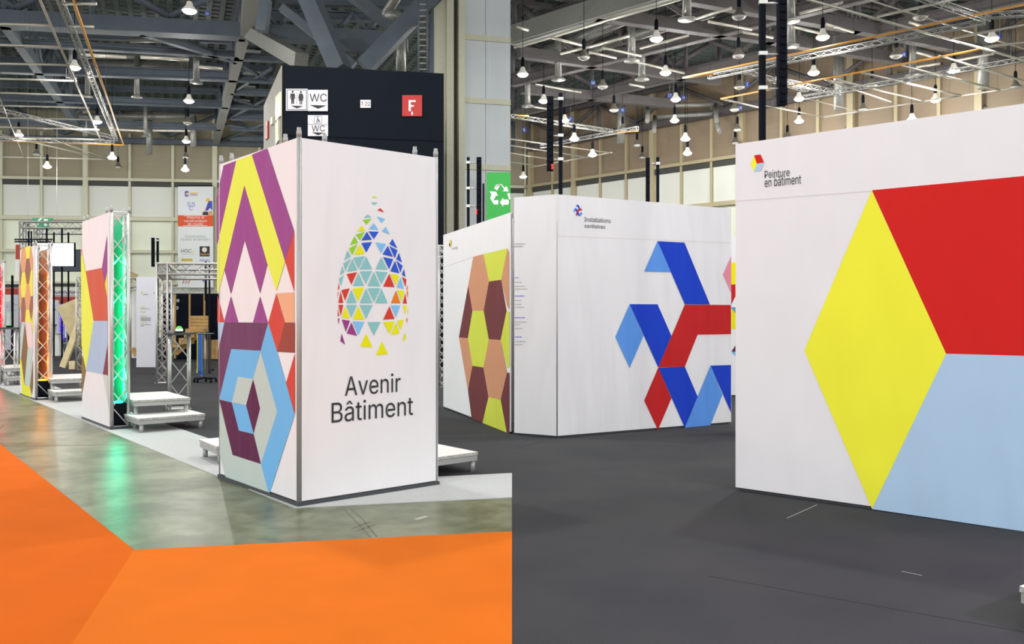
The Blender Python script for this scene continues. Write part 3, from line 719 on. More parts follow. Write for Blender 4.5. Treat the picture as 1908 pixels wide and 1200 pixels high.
# honeycomb wall
a, bb = G(826, 761), G(944.5, 807); d = (bb - a).normalized()
b2 = a + d * ((-.02 - a.x) / d.x)
Hx = D(826, 438, a.y).z
hx, FH = wall_panel('white wall printed with large yellow, tan and maroon honeycomb cells', a, b2, Hx)
def h2(*ps): return [(800 + x / 3.75, 260 + y / 3.75) for x, y in ps]
def h3(*ps): return [(790 + x / 3, 560 + y / 3) for x, y in ps]
HT, HY, HM = (204, 146, 112), (206, 214, 76), (112, 56, 58)
printed(FH, [
 (HT, [h2((308, 820), (380, 800), (418, 992)) + h3((335, 57), (272, 58)) + h2((273, 1018)), h2((548, 762), (560, 790), (560, 1190), (545, 1165), (503, 980)), h3((196, 206), (247, 210), (272, 365), (247, 503)),
       h3((365, 216), (430, 220), (466, 400), (430, 555), (362, 540), (333, 374))]),
 (HY, [h2((380, 800), (548, 760), (503, 980), (418, 992)), h3((272, 58), (335, 57), (365, 216), (333, 374), (272, 365), (247, 210)), h3((463, 60), (480, 60), (480, 376), (466, 372), (430, 220)),
       h3((362, 540), (430, 555), (464, 738), (328, 684))]),
 (HM, [h2((273, 1020)) + h3((272, 58), (247, 210), (196, 206)), h2((418, 992), (503, 980)) + h3((463, 60), (430, 220), (363, 216), (335, 57)), h3((272, 365), (333, 374), (362, 540), (328, 683), (268, 660), (247, 503)),
       h3((466, 402), (480, 405), (480, 745), (465, 738), (430, 555))]),
], hx)
o = printed(FH, [(HY, [h2((143, 705), (152, 698), (152, 722), (143, 725)), h2((148, 728), (158, 722), (155, 745), (147, 750))]), (HM, [h2((138, 728), (146, 722), (147, 755), (139, 740))]), (HT, [h2((152, 700), (158, 712), (157, 730), (151, 722))])], hx, 'small_emblem')
q = MB(); write(q, FH, 'Carrelage', h2((158, 776))[0], h2((200, 764))[0], h2((158, 755))[0]); q.build('lettering', m_grey, hx)

# Installations sanitaires
cI = G(1038, 817.5); eI = G(1362.5, 790.5); HI = D(1038, 362, cI.y).z
lI = G(958, 811.3)
iw = thing('exhibition_wall', 'white box-shaped wall printed with folded blue and red ribbons', 'exhibition wall', cI)
FI, FJ = Face(cI, eI), Face(lI, cI)
bk = Vector((.25, 1.6, 0))
q = MB(); inn = [lI + Vector((.03, .02, 0)), cI + Vector((0, .04, 0)), eI + Vector((-.03, .03, 0)), eI + Vector((-.05, .35, 0)), lI + Vector((.6, 1.2, 0))]
q.slab(inn, 0, .05); q.build('base_plate', m_base, iw)
sheet('banner', FI, .004, FI.L, .035, HI, iw); sheet('banner', FJ, 0, FJ.L - .004, .035, HI, iw)
q = MB(); q.tube(cI + UP * .03, cI + UP * HI, .008, 8); q.build('corner_post', m_alud, iw)
q = MB(); q.slab([eI, eI + Vector((-.03, .4, 0)), eI + Vector((-.045, .4, 0)), eI + Vector((-.015, 0, 0))], .04, HI - .01); q.build('end_banner', cloth(WHITE), iw)
q = MB()
pts = [lI + Vector((.03, .03, 0)), cI + Vector((0, .05, 0)), eI + Vector((-.05, .03, 0)), eI + Vector((-.06, .36, 0)), lI + Vector((.5, 1.1, 0))]
for p_, q_ in zip(pts, pts[1:] + pts[:1]):
    q.tube(p_ + UP * (HI - .03), q_ + UP * (HI - .03), .02, 8); q.tube(p_ + UP * .05, p_ + UP * (HI - .03), .02, 8)
q.build('inner_frame', m_alud, iw)
def i6(*ps): return [(955 + x / 3.75, 240 + y / 3.75) for x, y in ps]
def i7(*ps): return [(955 + x / 4, 540 + y / 4) for x, y in ps]
IB, IL, IR, IP = (22, 62, 192), (92, 148, 226), (192, 32, 34), (228, 140, 160)
inst = [
 (IL, [i6((1012, 785), (1110, 1003), (919, 998)), i7((872, 107), (975, 343), (872, 583), (765, 350)), i7((1475, 563), (1563, 783), (1473, 1010), (1283, 1027))]),
 (IB, [i6((1012, 785), (1200, 795)) + i7((1470, 110), (1283, 108)), i7((872, 107), (1080, 108), (1183, 343), (1085, 578)), i7((1085, 580), (1283, 573), (1378, 795), (1283, 1027)), i7((1475, 565), (1627, 560), (1627, 915))]),
 (IR, [i7((1283, 110), (1627, 113), (1627, 330), (1378, 335), (1283, 573), (1085, 578)), i7((1085, 580), (1183, 808), (1083, 1045), (980, 825))]),
 (IP, [i6((1527, 890), (1527, 1145), (1470, 1018))])]
printed(FI, inst, iw)
sm = lambda p: (1068.5 + (p[0] - 1147) * (15.5 / 215), 381.5 + (p[1] - 452) * (21 / 349) + (p[0] - 1147) * .004)
printed(FI, [(c, [[sm(p) for p in pp] for pp in ps]) for c, ps in inst], iw, 'small_emblem')
q = MB(); write(q, FI, 'Installations', (1088.6, 412.8), (1137.4, 415.8), (1088.6, 404.3)); q.build('lettering', m_text, iw); q = MB(); write(q, FI, 'sanitaires', (1088.6, 424.2), (1127.4, 426.6), (1088.6, 416.8)); q.build('lettering', m_text, iw)
q = MB(); m_bltx = mat('blue_print', (110, 116, 214), .7)
write(q, FJ, 'installations', (954.5, 456.5), (978.5, 455.6), (954.5, 453.2)); q.build('lettering', m_grey, iw); q = MB(); write(q, FJ, 'sanitaires', (954.5, 461), (975, 460.4), (954.5, 457.6))
q.build('lettering', m_grey, iw); q = MB()
for y, x1, c in ((517.5, 967, 1), (526, 973, 0), (533.5, 979, 0), (538.5, 983, 0), (551.5, 977, 1), (560, 972, 0), (567, 971, 0), (572.5, 977, 0), (592, 978, 1), (600, 982, 0), (605, 968, 0), (612, 973, 0), (628, 972, 1), (636.5, 979, 0), (642, 974, 0)):
    x = 960.0
    while x < x1:
        w = random.uniform(2.0, 5.0); quad(q, FJ, x, y - .9, min(x + w, x1), y + .9, 1 if c else 2); x += w + 1.0
q.build('small_print', [m_text, m_bltx, mat('faint_print', (178, 172, 176), .7)], iw, stuff=True)

# wall seen through the gap
a, bb = D(1356, 740, 16.3), D(1480, 740, 16.6); a.z = 0; bb.z = 0
gw, FG = wall_panel('narrow strip of white wall with yellow, red and blue print, glimpsed between the two big walls', a, bb, D(1362, 437, 16.3).z)
printed(FG, [((232, 222, 0), [[(1361.5, 489), (1376, 489), (1376, 530), (1361.5, 530)], [(1361.5, 573), (1376, 573), (1376, 613), (1361.5, 613)]]), (IR, [[(1361.5, 530), (1376, 530), (1376, 540), (1361.5, 570)]]), (BLU, [[(1361, 572), (1376, 572), (1376, 592)], [(1363, 655), (1376, 657), (1376, 670)]]), (DPLUM, [[(1363, 655), (1376, 634), (1376, 656)]])], gw)

# Peinture en batiment
a, bb = G(1370.5, 915), G(1908, 992.5); d = (bb - a).normalized(); b2 = a + d * ((bb - a).length + .45)
HP = D(1368, 268.5, a.y).z
pw, FP = wall_panel('white wall printed with a giant cube of yellow, red and pale blue faces', a, b2, HP)
PY, PR, PB = (238, 236, 60), (206, 32, 28), (172, 200, 226)
xe = CX + FOC * b2.x / b2.y - 1.0
printed(FP, [(PY, [[(1624.6, 355), (1763, 659), (1625, 948), (1499, 653)]]), (PR, [[(1625, 354.5), (xe, 354.5 - .0936 * (xe - 1625)), (xe, 659 + .0276 * (xe - 1763)), (1763, 659)]]), (PB, [[(1763, 659), (xe, 659 + .0276 * (xe - 1763)), (xe, 948.5 + .147 * (xe - 1625)), (1625, 948.5)]])], pw)
def k8(*ps): return [(1350 + x / 3.158, 180 + y / 3.158) for x, y in ps]
printed(FP, [(PY, [k8((175, 348), (191, 395), (175, 442), (154, 395))]), (PR, [k8((175, 346), (213, 341), (233, 388), (191, 395))]), (PB, [k8((191, 395), (233, 388), (215, 438), (175, 443))])], pw, 'small_emblem')
q = MB(); write(q, FP, 'Peinture', (1425.2, 332.5), (1471.6, 328), (1425.2, 318.3)); q.build('lettering', m_text, pw); q = MB(); write(q, FP, 'en bâtiment', (1425.2, 349.2), (1493, 342.5), (1425.2, 331.8)); q.build('lettering', m_text, pw)
# upper cloth seam bands
for f, pr, ya, yb, xa, xb in ((FP, pw, 374, 355, 1372, 1624), (FI, iw, 439, 452, 1040, 1361), (FH, hx, 497, 478, 828, 882)):
    q = MB(); p1, p2 = f.at(xa, ya, .002), f.at(xb, yb, .002); q.face([p1, p2, p2 - UP * .008, p1 - UP * .008]); q.build('cloth_seam', mat('seam_thread', (216, 208, 208), .8), pr)

# ================================================================== PLATFORMS
def deck_step(label, fl_, fr_, bl_, h, th=.085, nm='platform', leg_h=True):
    fl_, fr_, bl_ = [Vector((p.x, p.y, 0)) for p in (fl_, fr_, bl_)]; br = fr_ + (bl_ - fl_)
    root = thing(nm, label, 'platform', fl_, 'stepped platforms of the stand')
    q = MB(); q.slab([fl_, fr_, br, bl_], h - .03, h, 1, 0); q.build('deck_board', [m_ply, m_plyedge], root)
    q = MB(); q.slab(grow([fl_, fr_, br, bl_], .985), h - th, h - .034); q.build('frame', m_alud, root)
    for p in grow([fl_, fr_, br, bl_], .88):
        q = MB(); q.tube(p, p + UP * (h - th), .028, 8); q.build('leg', m_alud, root)
    return root
V2 = lambda x, y: Vector((x, y, 0))
fr = Hh(382.5, 771, .2); fl_ = Hh(257.5, 780, .2); bl_ = fl_ + (Hh(351, 763, .2) - fr)
deck_step('low white step beside the green-lit tower, in front of the taller deck', fl_, fr, bl_, .2)
fr = Hh(355, 741, .4); br_ = Hh(310.6, 729, .4); fl_ = Hh(249, 746.2, .4)
deck_step('taller white deck behind the low step, beside the green-lit tower', fl_, fr, fl_ + (br_ - fr), .4)
fr = Hh(175, 726.5, .2); fl_ = Hh(101, 730.5, .2)
deck_step('low white step between the orange-lit tower and the green-lit tower', fl_, fr, fl_ + V2(-.42, .55), .2)
fr = Hh(175, 703.5, .4); fl_ = Hh(94, 706.5, .4)
deck_step('taller white deck between the orange-lit tower and the green-lit tower', fl_, fr, fl_ + V2(-.8, 1.1), .4)
fr = Hh(52, 701, .2); fl_ = Hh(13, 703, .2)
deck_step('low white step between the red-lit tower and the orange-lit tower', fl_, fr, fl_ + V2(-.42, .55), .2)
fr = Hh(52, 684, .4); fl_ = Hh(9, 686, .4)
deck_step('taller white deck between the red-lit tower and the orange-lit tower', fl_, fr, fl_ + V2(-.8, 1.1), .4)
fr = Hh(890.5, 842, .2); dd = Vector((FR1.t.x, FR1.t.y, 0)); nn = Vector((-dd.y, dd.x, 0))
deck_step('low white step sticking out behind the white tower by the honeycomb wall', fr - dd * .56, fr, fr - dd * .56 + nn * .8, .2)
bl_ = Hh(398, 829, .2)
deck_step('low white step mostly hidden behind the yellow and purple tower side', bl_ + V2(.06, -.1), bl_ + V2(.80, .52), bl_ + V2(-.3, .4), .2)
a = Hh(1899.5, 1092, .2)
deck_step('low white step corner on dark carpet in front of the cube wall', a + V2(.28, -.46), a + V2(1.1, .1), a, .2)

# ================================================================== PEDESTALS, GATES AND SMALL STANDS
def pedestal(label, c, a_, side, h, mt=m_alu):
    c = Vector((c.x, c.y, 0)); root = thing('truss_pedestal', label, 'pedestal', c)
    u = Vector((math.cos(a_), math.sin(a_), 0)); v = Vector((-u.y, u.x, 0))
    o = c - u * side / 2 - v * side / 2
    q = MB(); q.slab([o, o + u * side, o + u * side + v * side, o + v * side], 0, .02); q.build('foot_plate', m_alud, root)
    lattice(root, o + UP * .02 + (u + v) * .03, o + UP * (h - .02) + (u + v) * .03, u, v, side - .06, .022, side * 1.25, mt, .009, chord_name='leg')
    q = MB(); k = side * .1; q.slab([o - (u + v) * k, o + u * (side + k) - v * k, o + (u + v) * (side + k), o + v * (side + k) - u * k], h - .02, h + .01); q.build('top_plate', m_base, root)
    return root
pc_ = D(334, 588, 14.2); ph = D(334, 621, 14.2).z
pedestal('square lattice pedestal carrying a green dome buzzer, behind the white decks', pc_, .44, .36, ph)
bz = thing('buzzer', 'green dome buzzer in a white ring on the lattice pedestal', 'buzzer', (pc_.x, pc_.y, ph + .01))
m_green = mat('green_dome', (70, 205, 60), .3, emit=(70, 215, 60), power=.25); m_wp = mat('white_plastic', (232, 232, 230), .4)
p = Vector((pc_.x, pc_.y, ph + .01))
q = MB(); q.lathe(p, [(0, 0), (.075, 0), (.075, .02), (0, .02)], 16); q.build('base', m_black, bz)
q = MB(); q.lathe(p + UP * .02, [(0, 0), (.06, 0), (.06, .02), (.06, .02), (.06, .045), (0, .045)], 16); q.build('ring', m_wp, bz)
q = MB(); q.lathe(p + UP * .062, [(.052 * math.cos(k * .262), .052 * math.sin(k * .262) * .95) for k in range(7)], 16); q.build('dome', m_green, bz)
pc2 = D(17, 588, 19.2); ph2 = D(17, 611, 19.2).z
pedestal('square lattice pedestal carrying a clear tube, beside the red-lit tower', pc2, .3, .34, ph2)
gt = thing('display_tube', 'clear glass tube on a green ring on the far lattice pedestal', 'tube', (pc2.x, pc2.y, ph2 + .01))
p = Vector((pc2.x, pc2.y, ph2 + .01)); m_glass = mat('clear_tube', (232, 240, 240), .1, trans=.7)
q = MB(); q.lathe(p, [(0, 0), (.06, 0), (.06, .04), (0, .04)], 14); q.build('base', m_black, gt)
q = MB(); q.lathe(p + UP * .04, [(0, 0), (.045, 0), (.045, .02), (0, .02)], 14); q.build('ring', m_green, gt)
q = MB(); q.lathe(p + UP * .06, [(.045, 0), (.045, .29), (.04, .29), (.04, 0)], 16); q.build('glass', m_glass, gt)

# truss gate behind
gx = thing('truss_gate', 'silver lattice gate of posts and beams behind the green buzzer pedestal', 'truss', G(292, 715))
y0 = G(292, 715).y; P0 = D(292, 588, y0); P0.z = 0; y1 = y0 * (588 - 490) / (588 - 503)
zt_ = D(292, 491, y0).z; S = .24
e1 = Vector((1, 0.02, 0)).normalized(); e2 = Vector((D(318, 503, y1).x - D(309, 491, y0).x, y1 - y0, 0)).normalized()
q = MB(); q.slab([P0 - e1 * .05, P0 + e1 * .33, P0 + e1 * .33 + e2 * .3, P0 - e1 * .05 + e2 * .3], 0, .02); q.build('foot_plate', m_alud, gx)
lattice(gx, P0 + UP * .02, P0 + UP * zt_, e1, e2, S, .024, S * 1.1, m_alu, .011, chord_name='post_chord', lace_name='post_lacing')
bx0 = P0 + UP * zt_
lattice(gx, bx0, bx0 + e1 * 3.2, -UP, e2, S, .024, S * 1.1, m_alu, .011, chord_name='beam_chord', lace_name='beam_lacing')
bx1 = bx0 + e2 * (y1 - y0)
lattice(gx, bx1, bx1 + e1 * 3.4, -UP, -e2, S, .024, S * 1.1, m_alu, .011, chord_name='beam_chord', lace_name='beam_lacing')
lattice(gx, bx0 + e1 * S, bx1 + e1 * S, -UP, -e1, S, .024, S * 1.1, m_alu, .011, chord_name='beam_chord', lace_name='beam_lacing')
P1 = bx1 - UP * zt_
lattice(gx, P1 - e2 * S + UP * 0, bx1 - e2 * S, e1, e2, S, .024, S * 1.1, m_alu, .011, chord_name='post_chord', lace_name='post_lacing')
P2 = P0 + e1 * 3.2
lattice(gx, P2 - e1 * S, P2 - e1 * S + UP * zt_, e1, e2, S, .024, S * 1.1, m_alu, .011, chord_name='post_chord', lace_name='post_lacing')

# dark stand wall with lettering
DW = Face((D(300, 588, 30).x, 30), (D(430, 588, 30.3).x, 30.3))
dw = thing('stand_wall', 'black exhibition wall with cut-off white lettering behind the truss gate', 'exhibition wall', DW.pt(0, 0))
zt_ = DW.uz(360, 546)[1]
q = MB(); q.hull8([DW.pt(0, 0, -.1), DW.pt(DW.L, 0, -.1), DW.pt(DW.L, 0), DW.pt(0, 0)], [DW.pt(0, zt_, -.1), DW.pt(DW.L, zt_, -.1), DW.pt(DW.L, zt_), DW.pt(0, zt_)]); q.build('board', m_blk_cloth, dw)
q = MB()
def d5(x, y): return (270 + x / 7.5, 470 + y / 7.5)
write(q, DW, 'erie', d5(352, 698), d5(484, 698), d5(352, 640), .02); q.build('lettering', m_wp, dw); q = MB(); write(q, DW, 'rie', d5(372, 800), d5(472, 800), d5(372, 740), .02); q.build('lettering', m_wp, dw)
# lattice beam above the dark wall
tb = thing('truss_beam', 'slim silver lattice beam along the top of the black exhibition wall', 'truss', DW.pt(0, zt_, .1))
o0, o1 = D(318, 546, 28.8), D(425, 546.3, 28.8)
lattice(tb, o0, o1, UP, Vector((0, 1, 0)), .19, .022, .24, m_alu, .012)
for p in (o0 + Vector((.05, .1, 0)), o1 + Vector((-.05, .1, 0))):
    q = MB(); q.tube(Vector((p.x, p.y, 0)), p, .03, 8); q.build('post', m_alu, tb)
# wooden stair and frame
ww = thing('timber_stair', 'pale timber winder stair and posts in front of the black exhibition wall', 'stair', G(375, 668))
yS = 29.2
def wb(nm, x0, y0_, x1, y1_, dpt=.35, yy=yS, mt=m_wood2):
    a = D(x0, y1_, yy); b = D(x1, y0_, yy); q = MB(); q.box(((a.x + b.x) / 2, yy + dpt / 2, (a.z + b.z) / 2), abs(b.x - a.x), dpt, abs(b.z - a.z)); q.build(nm, mt, ww)
for x in (324.5, 351.5, 379): wb('post', x, 548, x + 2.8, 668, .06, 29.7)
for k in range(4): wb('riser_board', 352, 588.4 + k * 6.4, 387.5, 594.2 + k * 6.4, .05, 29.0)
wb('tread', 345, 612.5, 379, 619, .5, 28.7); wb('tread', 343, 620, 362, 629, .5, 28.6); wb('tread', 333, 630, 352, 641, .5, 28.5); wb('tread', 322, 643, 333, 647, .4, 28.5); wb('tread', 302, 643, 322, 646, .4, 28.5)
for k in range(4): wb('plank', 379 + k * 7.2, 633, 385.6 + k * 7.2, 669, .06, 29.3)
a, b2_ = D(331, 662, 28.8), D(378, 622, 28.8); q = MB(); q.beam(a, b2_, .08, .22); q.build('string_board', m_wood2, ww)

# strap rack on castors
rk = thing('strap_rack', 'wheeled stand hung with blue, yellow and black straps near the timber stair', 'rack', G(382, 713))
yr = 19.8; c = D(382, 588, yr); c.z = 0; zr = D(381, 622, yr).z
q = MB(); q.tube(c + UP * .1, c + UP * zr, .016, 8); q.build('pole', m_alu, rk)
q = MB(); q.box(c + UP * (zr + .01), .38, .16, .02); q.build('top_plate', mat('rack_top', (90, 120, 116), .4), rk)
for k in range(5):
    an = .5 + k * 1.2566; e = c + Vector((math.cos(an) * .26, math.sin(an) * .2, .07))
    q = MB(); q.tube(c + UP * .11, e + UP * .02, .02, 6); b_ = q.build('foot', m_black, rk)
    q = MB(); q.tube(e + Vector((-.015, 0, -.03)), e + Vector((.015, 0, -.03)), .04, 10); q.build('castor', m_black, b_)
for (x, w, col, yb) in ((369.5, 1.6, (190, 196, 60), 694), (372.6, 2.4, (48, 90, 190), 694), (375, 2.2, (40, 80, 180), 697), (377.4, 2.0, (60, 110, 200), 700), (379.3, 1, (70, 120, 90), 690), (388, 1.2, (90, 84, 82), 694), (391, 2.4, (40, 36, 36), 696), (393, 1.4, (50, 46, 44), 694)):
    a, b_ = D(x, yb, yr), D(x, 621, yr); q = MB(); sw = w * yr / FOC
    q.box(((a.x), yr - .05, (a.z + b_.z) / 2), sw, .03, b_.z - a.z); q.box((a.x, yr - .05, a.z + .03), sw * 1.8, .05, .08)
    q.build('strap', mat('strap_%d' % x, col, .7), rk)

# black display masts
def mast(label, x0, x1, ytop, ybot, y, x2=None, x3=None, y2t=None, y2b=None, clamps=(), red=None, ground=True):
    """thin post x0-x1 standing on the floor and a thick column x2-x3 clamped to it"""
    a = D(x0, ybot, y); b = D(x1, ytop, y); w = b.x - a.x
    root = thing('display_mast', label, 'mast', (a.x + w / 2, y, 0))
    q = MB(); q.box(((a.x + b.x) / 2, y, b.z / 2), w, w, b.z); q.build('post', m_black, root)
    q = MB(); q.box(((a.x + b.x) / 2, y, .02), w * 5, w * 5, .04); q.build('foot_plate', m_black, root)
    if x2 is not None:
        c = D(x2, y2b, y); d = D(x3, y2t, y)
        q = MB(); q.box(((c.x + d.x) / 2, y + .02, (c.z + d.z) / 2), d.x - c.x, w * 1.6, d.z - c.z); sp = q.build('column', m_black, root)
        q = MB(); z = c.z + .05
        while z < d.z - .05: q.box(((c.x + d.x) / 2, y - w * .8, z), (d.x - c.x) * .5, .03, .035); z += .11
        q.build('rib', m_black, sp, stuff=True)
        for yc in clamps:
            p0, p1 = D((x0 + x1) / 2, yc, y), D((x2 + x3) / 2, yc, y); q = MB(); q.tube(p0, p1, .015, 6); q.box((p0.x, y - w * .5, p0.z), w * 1.5, .05, .05); q.build('clamp', m_alu, root)
        if red:
            for k in range(2):
                p = D(red[0], red[1] + k * 5, y - w * .85); q = MB(); q.ball(p, .018, 8); q.build('indicator_light', mat('red_led', (255, 30, 20), .4, emit=(255, 30, 20), power=6), root)
    return root
mast('black twin mast above the honeycomb wall, with a small red light', 870, 875, 293, 470, 16.5, 888, 897, 293, 420, (303, 351, 384), (887.5, 392))
mast('thin short black mast just left of the green recycling sign', 899, 902.5, 342, 470, 17.5)
mast('black twin mast standing at the corner of the ribbon wall, with red lights', 1041, 1048, 174, 500, 14.5, 1019, 1031, 180, 318, (185, 253, 297), (1029, 308))
mast('black twin mast behind the ribbon wall, below the ceiling lamps', 1223, 1228, 293, 500, 15.5, 1204, 1210.5, 294, 400, (305, 380))
mast('tall black twin mast at the end of the cube wall, reaching out of the picture', 1415, 1425.5, -40, 500, 11.5, 1450, 1465, -40, 196, (6, 101, 165))
mast('black twin mast beyond the truss gate against the cream hall wall', 292, 295.5, 444, 600, 31, 282.5, 287, 443, 497, (448, 490))
mast('short black mast beside the distant red fascia', 21.5, 24.5, 513, 560, 33)
mast('pair of dark masts rising behind the silver lattice beams', 389, 391.5, 488, 560, 24, 381.5, 384.5, 487, 560, (500, 520))

# green recycling sign
RS = Face((D(900, 400, 24).x, 24.0), (D(952, 400, 24.1).x, 24.1))
rs = thing('recycling_sign', 'green hanging sign with white recycling arrows above the honeycomb wall', 'sign', RS.pt(0, 3.5))
m_gs = mat('green_sign', (42, 168, 62), .45)
plate(RS, 906.5, 321.5, 951, 430, m_gs, 'sign_board', rs, .03)
q = MB()
def pr(pts): poly(q, RS, h2(*pts), 0, .035)
pr([(450, 340), (466, 316), (500, 312), (512, 322), (524, 338), (540, 326), (553, 366), (510, 362), (522, 350), (500, 318)]); pr([(452, 342), (468, 317), (496, 314), (481, 345), (472, 358)])
pr([(420, 363), (466, 366), (479, 396), (466, 392), (447, 426), (482, 424), (480, 455), (450, 455), (424, 412), (432, 385)])
pr([(492, 440), (515, 405), (515, 420), (552, 420), (556, 440), (550, 457), (515, 457), (515, 472)]); pr([(543, 380), (560, 372), (566, 418), (556, 420)])
q.build('recycling_arrows', m_wp, rs)
for px in (912, 944): 
    q = MB(); p = RS.at(px, 321.5, .015); q.tube(p, Vector((p.x, p.y, 16.9)), .003, 5); q.build('hanging_wire', m_alud, rs)

# hall banner on the end wall
HB = Face((WL.pt(0, 0, .9).x, WL.pt(0, 0, .9).y), (WL.pt(30, 0, .9).x, WL.pt(30, 0, .9).y))
hb = thing('hall_banner', 'tall white banner with orange band hanging on the cream end wall', 'banner', HB.at(364, 540))
def b7(x, y): return (320 + x / 5.71, 335 + y / 5.71)
plate(HB, *b7(67, 68), *b7(442, 1150), mat('banner_white', (226, 230, 230), .7), 'banner_cloth', hb, .03)
plate(HB, *b7(67, 62), *b7(442, 72), m_black, 'top_bar', hb, .06)
m_ob = mat('orange_band', (222, 88, 44), .7); m_bb = mat('blue_ink', (60, 80, 190), .7); m_yb = mat('yellow_ink', (232, 200, 40), .7); m_sk = mat('skin_ink', (206, 160, 120), .7); m_gr = mat('green_grey_ink', (140, 156, 150), .7)
bm = [m_ob, m_bb, m_yb, m_sk, m_gr, m_text, m_wp, mat('pale_orange_ink', (238, 176, 70), .7)]
q = MB()
def bp(pts, mi, e=.036): poly(q, HB, [b7(*p) for p in pts], mi, e)
def br(x0, y0, x1, y1, mi, e=.036): bp([(x0, y0), (x1, y0), (x1, y1), (x0, y1)], mi, e)
br(67, 378, 442, 496, 0); q.build('orange_band', bm, hb); q = MB()
br(128, 383, 378, 387, 6, .042); br(122, 486, 378, 490, 6, .042)
bp([(140, 128), (160, 118), (182, 128), (182, 142), (160, 134), (150, 140), (150, 162), (160, 168), (182, 160), (182, 172), (160, 182), (140, 172)], 1); br(152, 138, 170, 164, 7); br(195, 138, 278, 152, 7)
for k in range(6): br(200 + k * 13, 158, 209 + k * 13, 168, 1)
q.build('banner_emblem', bm, hb); q = MB()
for s, cx_, cy_ in (('S', 165, 284), ('S', 213, 284), ('C', 187, 326)): write(q, HB, s, b7(cx_, cy_), b7(cx_ + 38, cy_), b7(cx_, cy_ - 44), .036, 1)
q.build('banner_emblem', bm, hb); q = MB()
bp([(390, 228), (432, 225), (434, 330), (410, 300), (380, 330), (358, 330), (362, 315)], 1); bp([(366, 232), (366, 205), (384, 190), (404, 202), (408, 222)], 2); bp([(384, 226), (408, 222), (410, 240), (392, 245)], 3)
bp([(358, 300), (428, 272), (432, 288), (364, 316)], 7); bp([(330, 343), (386, 340), (392, 376), (330, 376)], 5); bp([(390, 338), (434, 330), (434, 376), (392, 376)], 3); bp([(345, 330), (362, 326), (360, 345), (340, 348)], 3)
q.build('workman_picture', bm, hb); q = MB()
write(q, HB, 'Maçons et', b7(165, 420), b7(347, 420), b7(165, 388), .042, 6); write(q, HB, 'constructeurs', b7(131, 452), b7(373, 452), b7(131, 424), .042, 6); write(q, HB, 'de routes', b7(170, 483), b7(334, 483), b7(170, 456), .042, 6)
write(q, HB, 'Construisons', b7(142, 616), b7(363, 616), b7(142, 588), .036, 4); write(q, HB, "l'avenir ensemble !", b7(97, 648), b7(408, 648), b7(97, 620), .036, 4)
q.build('lettering', bm, hb); q = MB()
write(q, HB, 'HGC', b7(100, 776), b7(214, 776), b7(100, 738), .036, 5); br(224, 760, 240, 775, 2); br(100, 789, 240, 792, 4)
q.build('sponsor_print', bm, hb); q = MB()
br(298, 708, 405, 816, 5); write(q, HB, 'Implenia', b7(304, 810), b7(398, 810), b7(304, 780), .042, 7)
bp([(350 + (32 if k % 2 else 20) * math.cos(k * .2618), 745 + (32 if k % 2 else 20) * math.sin(k * .2618)) for k in range(24)], 6, .042); br(343, 738, 357, 752, 2, .046)
q.build('sponsor_print', bm, hb); q = MB()
br(104, 838, 222, 868, 2); write(q, HB, 'RAMPINI', b7(108, 864), b7(218, 864), b7(108, 843), .042, 4); q.build('sponsor_print', bm, hb); q = MB(); write(q, HB, 'INDUNI', b7(297, 868), b7(406, 868), b7(297, 846), .036, 1)
bp([(128, 1058), (138, 1058), (122, 1108), (112, 1108)], 0); bp([(190, 1058), (200, 1058), (184, 1108), (174, 1108)], 0)
for k in range(4): br(146 - k * 3, 1074 + k * 9, 174 - k * 3, 1079 + k * 9, 4)
br(330, 1070, 348, 1085, 1)
q.build('sponsor_print', bm, hb)

# exit sign, triangular hanging
exs = thing('exit_sign', 'green hanging exit sign with white running figure on the end wall', 'sign', D(79, 416, 52))
m_eg = mat('exit_green', (36, 140, 92), .4, emit=(36, 150, 100), power=.15)
EF = Face((D(50, 400, 52).x, 52), (D(110, 400, 52).x, 52))
def k1p(x, y): return (x / 6, 390 + y / 6)
q = MB(); a = [EF.at(*k1p(*p)) for p in ((365, 100), (598, 100), (572, 130), (548, 160), (548, 230), (478, 268), (408, 170), (390, 130))]
q.hull8(a, [p + EF.n * .1 for p in a]); q.build('sign_body', m_eg, exs)
q = MB()
for pts in (((430, 125), (470, 96), (484, 104), (452, 134)), ((500, 112), (545, 112), (545, 130), (500, 130)), ((400, 172), (440, 150), (448, 165), (415, 182)), ((510, 160), (540, 165), (535, 190), (505, 182)), ((430, 235), (545, 228), (500, 310), (465, 318))): poly(q, EF, [k1p(*p) for p in pts], 0, .11)
q.build('pictogram', m_wp, exs)
for px in (52, 106):
    w = EF.at(px, 407); q = MB(); q.tube(w, Vector((w.x, w.y, 16.6)), .012, 5); q.build('hanging_wire', m_alud, exs)

# ================================================================== DISTANT STANDS OF THE LEFT BAY
def vbox(root, nm, mt, x0, y0_, x1, y1_, yy, dpt, e=0):
    a = D(x0, y1_, yy); b = D(x1, y0_, yy); q = MB(); q.box(((a.x + b.x) / 2, yy + dpt / 2 + e, (a.z + b.z) / 2), b.x - a.x, dpt, b.z - a.z); return q.build(nm, mt, root)
def info_panel(label, x0, x1, yt, yb, col=None, dots=()):
    g = G((x0 + x1) / 2, yb); yy = g.y
    r = thing('info_panel', label, 'panel', (g.x, yy, 0)); m_ = col or m_panelw
    vbox(r, 'board', m_, x0, yt, x1, yb, yy, .08)
    q = MB(); f = Face((g.x - 1, yy), (g.x + 1, yy)); 
    for (x, y, w, h, c) in dots: quad(q, f, x, y, x + w, y + h, c, .006)
    if dots: q.build('lettering', [m_grey, mat('lime_print', (196, 208, 60), .7), mat('rust_print', (160, 70, 60), .7), mat('slate_print', (96, 110, 140), .7)], r)
    return r
